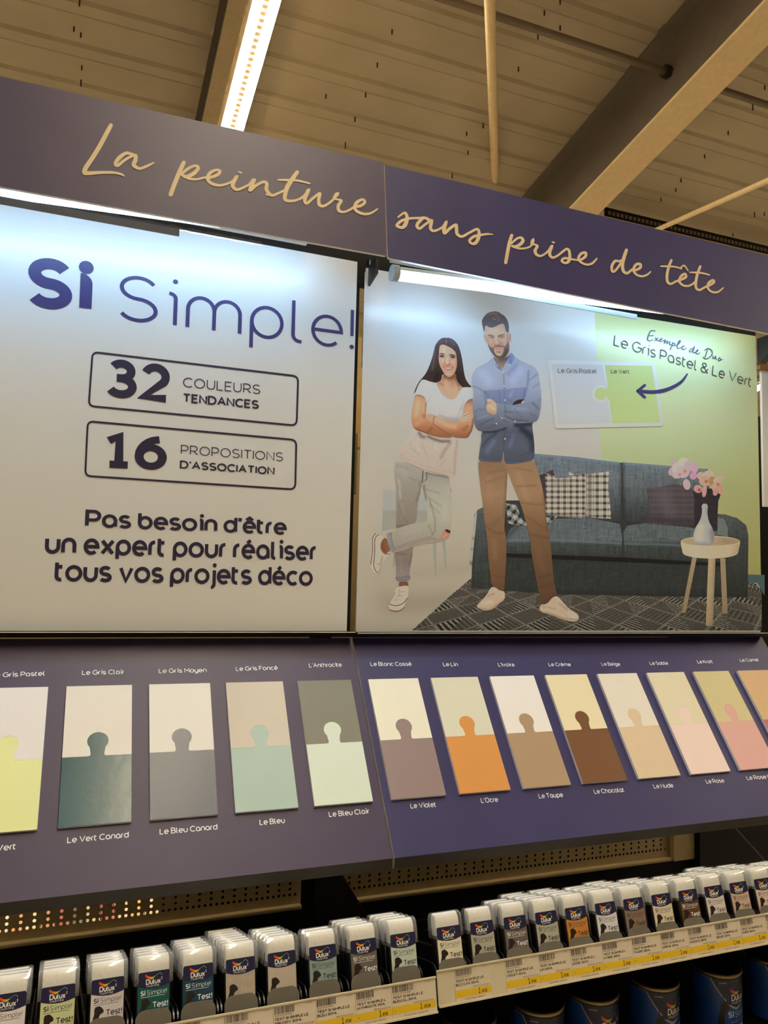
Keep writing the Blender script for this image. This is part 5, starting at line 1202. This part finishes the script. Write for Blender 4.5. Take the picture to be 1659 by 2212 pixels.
region(mb, K8, "440,108 620,122 832,90 862,150 892,250 932,400 972,600 976,740 1002,900 1027,1040 1052,1250 1072,1500 1102,1700 1132,1780 1060,1832 980,1892 904,1892 885,1700 840,1480 800,1250 780,1050 758,960 700,740 640,570 560,380 512,250 500,240 470,180", [(90, (140,108,76)), (500, (146,112,78)), (900, (118,86,56)), (1300, (98,70,46)), (1880, (84,58,38))],
 [((78,54,34), .8, 26, "960,500 990,760 1010,960"), ((170,134,98), .5, 40, "640,260 740,560"), ((84,58,38), .6, 14, "620,410 860,400"), ((84,58,38), .6, 14, "660,620 940,640"), ((84,58,38), .6, 16, "740,790 980,950"), ((74,50,32), .7, 18, "770,1010 900,1040 1025,1060"), ((124,92,62), .5, 40, "880,1180 940,1460"), ((70,48,30), .6, 18, "900,1560 1080,1500"), ((70,48,30), .6, 18, "900,1680 1100,1620"), ((66,46,30), .7, 20, "960,1860 1110,1770"), ((86,60,40), .5, 12, "560,180 820,220"), ((96,70,46), .5, 10, "470,130 510,230")], 2.2)
done(mb, 'printed_trousers'); ST = 1.0
mb = MB()
region(mb, K8, "288,1680 340,1676 400,1720 466,1730 470,1830 400,1882 330,1942 270,1972 180,1967 108,1930 128,1888 230,1790", [(1670, (190,160,126)), (1970, (178,148,114))], [((140,110,82), .6, 10, "250,1790 330,1760"), ((210,182,148), .6, 20, "200,1880 300,1860"), ((130,100,74), .6, 8, "120,1940 270,1960 460,1830"), ((226,200,168), .7, 7, "270,1690 320,1680 350,1720")], 2.2)
done(mb, 'printed_sneaker'); mb = MB()
region(mb, K8, "904,1900 1000,1890 1062,1806 1130,1788 1182,1850 1272,1950 1362,2000 1398,2040 1392,2102 1310,2114 1180,2082 1050,2022 904,1992", [(1790, (186,156,122)), (2110, (184,154,120))], [((130,100,74), .7, 9, "910,1985 1050,2012 1200,2072 1390,2090"), ((208,180,146), .6, 30, "1280,2010 1340,2040"), ((140,110,82), .6, 9, "1150,1880 1250,1960"), ((140,110,82), .5, 9, "940,1920 1100,1950"), ((226,200,168), .7, 7, "1070,1800 1110,1800 1150,1840")], 2.2)
done(mb, 'printed_sneaker')
mb = MB()
region(mb, K2, "470,1140 560,1190 700,1190 830,1110 850,1050 856,1130 740,1310 692,1412 640,1402 580,1352 478,1200", [(1100, (124,106,98)), (1250, (130,104,88)), (1400, (150,124,104))], [((80,70,70), .7, 50, "640,1220 780,1180"), ((186,156,130), .6, 14, "840,1060 846,1110")], 1.5)
region(mb, K2, "286,450 340,455 380,478 440,490 520,470 600,425 690,393 735,480 752,570 802,640 802,860 740,1000 660,1112 600,1132 500,1102 400,962 350,862 310,742 280,612", [(390, (206,178,152)), (650, (210,178,150)), (850, (198,156,126)), (1130, (182,134,102))],
 [((222,194,168), .5, 60, "420,560 540,560"), ((206,164,132), .7, 44, "700,430 730,560"), ((222,194,166), .5, 30, "530,720 540,840"), ((218,184,154), .4, 40, "410,780 400,840"), ((214,178,148), .4, 40, "700,770 720,820"), ((184,146,122), .6, 26, "580,740 600,800 620,850"), ((150,112,92), .7, 18, "510,880 560,890 630,865"), ((180,132,104), .6, 20, "300,700 370,880"), ((170,130,108), .6, 26, "790,650 790,800"), ((176,136,112), .5, 16, "480,830 440,900"), ((170,126,102), .5, 16, "640,830 700,890"), ((180,140,116), .5, 26, "420,720 470,740"), ((176,138,116), .5, 26, "650,720"), ((208,176,150), .5, 14, "500,640 545,700")], 1.2)
region(mb, K2, "250,640 286,655 312,760 335,850 292,790 258,700", (206,170,146), (), 2)
region(mb, K2, "815,625 848,608 870,690 866,790 836,852 816,800 804,700", (196,160,142), [((146,108,92), .7, 10, "838,650 846,780"), ((224,200,184), .6, 8, "822,640 812,720")], 1.6)
region(mb, K2, "340,850 400,930 450,950 480,960 500,1070 560,1128 640,1130 690,1060 700,960 745,900 770,860 800,800 828,870 826,960 822,1040 762,1142 682,1192 600,1194 520,1152 450,1082 388,982", [(800, (140,114,100)), (950, (118,98,88)), (1190, (88,77,74))], [((60,52,54), .6, 40, "780,1000 700,1140"), ((120,92,76), .5, 30, "400,950 470,1060")], 1.4)
region(mb, K2, "455,936 505,912 540,897 600,892 660,902 735,908 705,936 640,931 570,927 500,941 470,957", (132,104,90), [((96,76,70), .6, 18, "600,905 680,918")], 1.4)
region(mb, K2, "478,965 520,985 600,1022 660,1003 700,950 690,1060 640,1132 560,1130 500,1072", (204,158,122), [((120,88,74), .7, 22, "560,1045 640,1050"), ((214,172,138), .5, 24, "560,1090 620,1090")], 1.4)
region(mb, K2, "496,954 560,946 650,962 684,958 652,1000 602,1022 540,1004", (214,142,126), [((150,84,78), .7, 6, "500,956 590,968 680,960"), ((228,168,150), .5, 12, "580,995 630,990")], 1.4)
region(mb, K2, "335,668 380,650 440,656 492,690 492,708 430,680 342,688", (120,100,96), (), 1.6)
region(mb, K2, "556,694 600,660 660,648 725,644 735,662 650,680 575,712", (116,96,94), (), 1.6)
region(mb, K2, "365,706 420,690 480,700 500,718 450,738 390,734", (156,136,130), [((80,66,70), .9, 12, "436,712"), ((110,90,88), .7, 6, "365,706 420,692 498,716")], 1.2)
region(mb, K2, "590,706 640,690 710,690 735,704 690,728 630,728", (150,130,124), [((76,62,66), .9, 12, "655,706"), ((104,86,84), .7, 6, "590,706 640,692 735,702")], 1.2)
done(mb, 'printed_face')
mb = MB()
region(mb, K2, "212,360 225,310 290,210 380,150 480,130 560,135 620,165 640,190 700,215 760,280 798,360 816,450 816,610 790,622 742,560 730,470 690,398 600,430 500,482 440,497 370,492 340,460 286,452 275,560 268,600 245,540 222,440", [(130, (104,90,88)), (300, (88,76,78)), (480, (80,70,74)), (620, (96,86,88))],
 [((160,142,138), .6, 16, "380,190 470,170 540,190"), ((166,146,136), .6, 14, "460,300 520,310"), ((156,138,134), .6, 12, "540,240 600,290 580,340"), ((80,72,84), .5, 40, "300,380 420,430"), ((140,124,124), .5, 16, "300,240 360,220"), ((84,78,92), .5, 30, "760,420 780,560"), ((90,82,92), .5, 12, "640,200 690,300")], 1.3)
done(mb, 'printed_short_hair')
def denim(loc, pts, col):
    l_ = col@np.array([.3, .6, .1]); col = (col*0.54+l_[:, None]*0.44)*np.array([1.0, 1.0, 0.92])
    return col*(1+0.05*np.sin(pts[:, 0]*1.9)+0.05*np.sin(pts[:, 1]*2.3+pts[:, 0]*.7))[:, None]
mb = MB()
region(mb, K4, "430,0 501,-84 553,50 620,150 690,188 740,50 848,-110 856,-168 882,-159 946,-75 1078,5 1180,50 1332,110 1412,250 1442,470 1472,740 1452,950 1412,1130 1382,1190 1280,1232 1292,1380 1322,1600 1332,1800 1322,1972 1200,2002 1050,2032 860,2052 730,2042 712,1800 686,2012 600,2017 400,2012 260,1992 214,1962 225,1880 250,1700 275,1560 264,1480 300,1397 190,1372 130,1250 110,1080 98,960 105,780 110,640 84,470 74,330 110,230 180,130 360,50",
 [(-160, (150,164,196)), (200, (148,162,196)), (500, (140,154,190)), (800, (122,134,166)), (1100, (104,112,136)), (1400, (72,80,100)), (1700, (78,84,100)), (2050, (66,70,84))],
 [((172,184,212), .5, 120, "300,250 420,400"), ((168,180,210), .5, 80, "900,400 1050,200"), ((112,128,172), .6, 40, "960,80 800,260"), ((90,104,140), .7, 20, "1210,200 1190,500 1120,760"), ((96,108,140), .6, 16, "1400,250 1220,380"), ((96,108,140), .6, 16, "1430,450 1300,520"), ((110,116,146), .5, 26, "1460,760 1330,820"), ((92,102,128), .6, 16, "110,500 250,560 330,620"), ((84,94,120), .6, 22, "320,620 360,800 360,960"), ((84,92,116), .6, 16, "120,1030 220,960 330,970"), ((84,92,114), .6, 16, "130,1120 240,1060"),
  ((30,32,40), .9, 50, "960,1280 1260,1260"), ((32,34,44), .9, 80, "1080,1350 1250,1500"), ((40,44,56), .8, 70, "1280,1500 1290,1750"), ((30,33,42), .9, 40, "330,1400 520,1400 740,1330"), ((36,40,52), .6, 24, "560,1440 400,1560 300,1700"), ((102,112,136), .5, 50, "520,1600 380,1800"), ((96,108,138), .5, 40, "900,1480 840,1700"), ((60,66,84), .6, 14, "720,1560 900,1500"), ((48,52,66), .7, 10, "735,1330 720,1560 706,1900"), ((104,110,126), .6, 9, "230,1950 400,2000 680,2004"), ((100,106,122), .6, 9, "740,2034 1050,2020 1310,1964"), ((50,56,74), .6, 10, "715,240 725,500 748,860"), ((50,54,68), .5, 16, "1000,1900 1250,1820"), ((72,80,104), .5, 10, "870,1850 940,1650")], 2.0, 1, .03, denim)
region(mb, K4, "318,592 500,578 720,560 1000,535 1172,518 1130,740 1100,800 900,870 740,868 560,838 470,765 390,752", [(520, (112,130,178)), (860, (96,112,150))], [((86,102,146), .7, 14, "720,560 745,860"), ((80,94,134), .6, 30, "340,600 390,740"), ((128,146,190), .5, 30, "900,600 840,700"), ((78,92,132), .6, 24, "1150,560 1110,760"), ((84,98,138), .5, 16, "620,590 640,820"), ((84,98,138), .5, 16, "760,760 900,800")], 2.0, 0, .03, denim)
region(mb, K4, "876,884 930,806 1000,772 1112,758 1122,800 1060,842 960,866", (44,38,38), (), 2.5)
region(mb, K4, "300,990 380,1012 470,1062 585,1076 640,1100 900,1230 740,1330 520,1395 300,1400 190,1372 130,1250 120,1120", [(1000, (112,122,146)), (1200, (92,98,118)), (1400, (78,82,100))], [((58,62,78), .7, 14, "240,1270 420,1180 520,1150"), ((58,62,78), .6, 12, "400,1330 620,1240"), ((124,132,152), .5, 24, "200,1150 400,1080"), ((50,54,68), .7, 18, "600,1090 760,1190")], 2.0, 1, .03, denim)
region(mb, K4, "570,858 720,880 880,884 1120,832 1300,800 1442,790 1462,900 1442,1010 1402,1172 1282,1217 1100,1236 930,1237 690,1172 622,1130 588,1080", [(800, (120,130,156)), (1000, (108,117,138)), (1230, (88,92,108))], [((72,80,100), .7, 12, "740,880 745,1090"), ((66,72,90), .6, 18, "760,1010 900,1020"), ((74,82,104), .6, 24, "1290,830 1400,950"), ((60,64,80), .6, 16, "760,1100 900,1170 1200,1200"), ((132,142,164), .5, 40, "900,950 1150,960"), ((136,140,150), .5, 7, "590,1080 640,1110 930,1225 1250,1210"), ((76,84,104), .5, 18, "930,960 1060,1120"), ((78,84,102), .6, 16, "1240,1050 1360,1100")], 2.0, 1, .03, denim)
region(mb, K4, "376,770 420,750 462,755 545,820 575,870 576,1064 470,1064 380,1012 360,900 402,832", [(750, (210,170,136)), (1060, (176,132,98))], [((130,92,68), .6, 14, "400,830 470,820"), ((226,190,156), .5, 30, "440,900 520,960"), ((140,98,70), .6, 14, "380,1000 470,1050")], 1.8)
region(mb, K4, "1058,842 1085,800 1112,778 1128,832", (204,158,134), (), 2)
region(mb, K4, "700,1840 712,1790 730,2040 688,2016", (150,116,86), (), 2.5, 0)
region(mb, K4, "548,20 600,60 640,150 690,186 700,196 620,170 560,110", (96,108,142), [((210,214,222), .8, 10, "578,60 590,110"), ((40,44,60), .8, 6, "560,50 575,120")], 2)
region(mb, K4, "740,52 848,-108 856,-166 882,-158 948,-74 850,100 800,30", (122,136,176), [((84,94,130), .7, 12, "848,-100 860,80"), ((86,96,130), .6, 8, "948,-70 852,98")], 2)
for x, y in ((708,232),(724,497),(745,780),(683,1138),(938,1202),(572,1248),(742,1548),(846,78)): dot(mb, K4, x+2, y+3, 19, (70,78,100)); dot(mb, K4, x, y, 16, (216,214,210))
done(mb, 'printed_denim_shirt')

# ---- puzzle diagram, arrow and captions
J = (1150, 640, 3.26); M_art2 = M_art
def rr(c, rad):
    C = [np.array(q, float) for q in c]; P = []
    for i in range(4):
        p, a, b = C[i], C[i-1], C[(i+1) % 4]; da = (a-p)/np.linalg.norm(a-p); db = (b-p)/np.linalg.norm(b-p)
        for k in range(7): s = k/6; P.append(tuple(p+da*rad*(1-s)**2+db*rad*s**2))
    return P
mb = MB()
region(mb, J, rr([(107, 449), (861, 467), (923, 915), (159, 932)], 26), [(440, (214,220,220)), (940, (206,206,200))], (), 12, 0, 0)
region(mb, J, [(131, 476), (490, 484), (522, 640), (520, 658), (500, 655)]+[(481+62*math.cos(math.radians(a)), 688+62*math.sin(math.radians(a))) for a in range(-60, -301, -20)]+[(500, 722), (526, 722), (534, 760), (548, 893), (180, 902)], [(470, (182,184,183)), (900, (172,170,160))], (), 12, 0, 0)
region(mb, J, [(508, 485), (840, 490), (901, 890), (560, 894), (541, 740), (520, 708), (508, 712)]+[(481+47*math.cos(math.radians(a)), 688+47*math.sin(math.radians(a))) for a in range(60, 301, 20)]+[(510, 662), (528, 640)], [(480, (168,180,118)), (890, (164,172,106))], (), 12, 0, 0)
done(mb, 'printed_puzzle_diagram')
brush(posR, oR, J, ["1088,548,10 1040,608,20 950,655,24 850,675,26 745,668,22", "788,628,20 740,668,22", "740,668,22 788,712,20"], 'printed_arrow', M_ink2, plane=PP, lift=0.0014)
ptext(posR, oR, "Le Gris Pastel & Le Vert", (1324.5, 746), (1622, 836.5), caph((1324, 723), (1325, 746)), 0.085, M_ink, lift=0.0014, track=24)
ptext(posR, oR, "Le Gris Pastel", (1204.6, 805.5), (1288.7, 806.8), caph((1204, 796), (1204.6, 805.5)), 0.10, M_txt, lift=0.0014, track=24)
ptext(posR, oR, "Le Vert", (1319.3, 806.8), (1359.5, 807.3), caph((1319, 798), (1319.3, 806.8)), 0.10, M_txt, lift=0.0014, track=24)
brush(posR, oR, (1380, 700, 8.295), ["285,128,16 210,125,18 172,195,18 150,265,18 165,298,16 200,304,15 242,282,14", "178,212,14 255,208,14", "292,246,14 318,288,15 340,300,13", "340,250,13 272,306,14",
 "335,300,12 385,288,13 408,268,13 392,260,13 368,292,14 385,316,14 430,300,13 468,288,14", "470,288,14 448,345,14 488,312,14 506,310,14 494,356,14 530,326,14 550,324,14 545,368,14 572,372,13",
 "602,330,14 582,400,15 556,462,14", "580,370,13 618,348,14 640,358,14 628,384,14 592,396,13", "632,390,13 700,366,14 736,312,14 720,304,14 690,356,15 680,418,15 708,440,14 752,424,13 800,402,13 790,390,13 764,420,14 780,456,14 815,454,13 842,428,12",
 "952,440,14 920,450,14 900,488,14 922,502,14 960,462,14 990,402,14 964,498,14 984,516,13 1012,500,13 1050,484,13 1044,464,13 1014,500,14 1030,536,14 1060,536,13 1086,514,12",
 "1222,460,14 1180,596,15", "1174,472,14 1230,440,15 1296,476,15 1302,548,15 1245,608,15 1190,628,13 1138,598,11", "1326,568,13 1314,608,14 1340,612,13 1370,580,14 1364,620,14 1388,630,12", "1442,598,13 1410,640,14 1430,662,14 1452,640,14 1440,608,13 1460,642,13 1492,630,11"],
 'lettering', M_ink2, plane=PP, lift=0.0014)
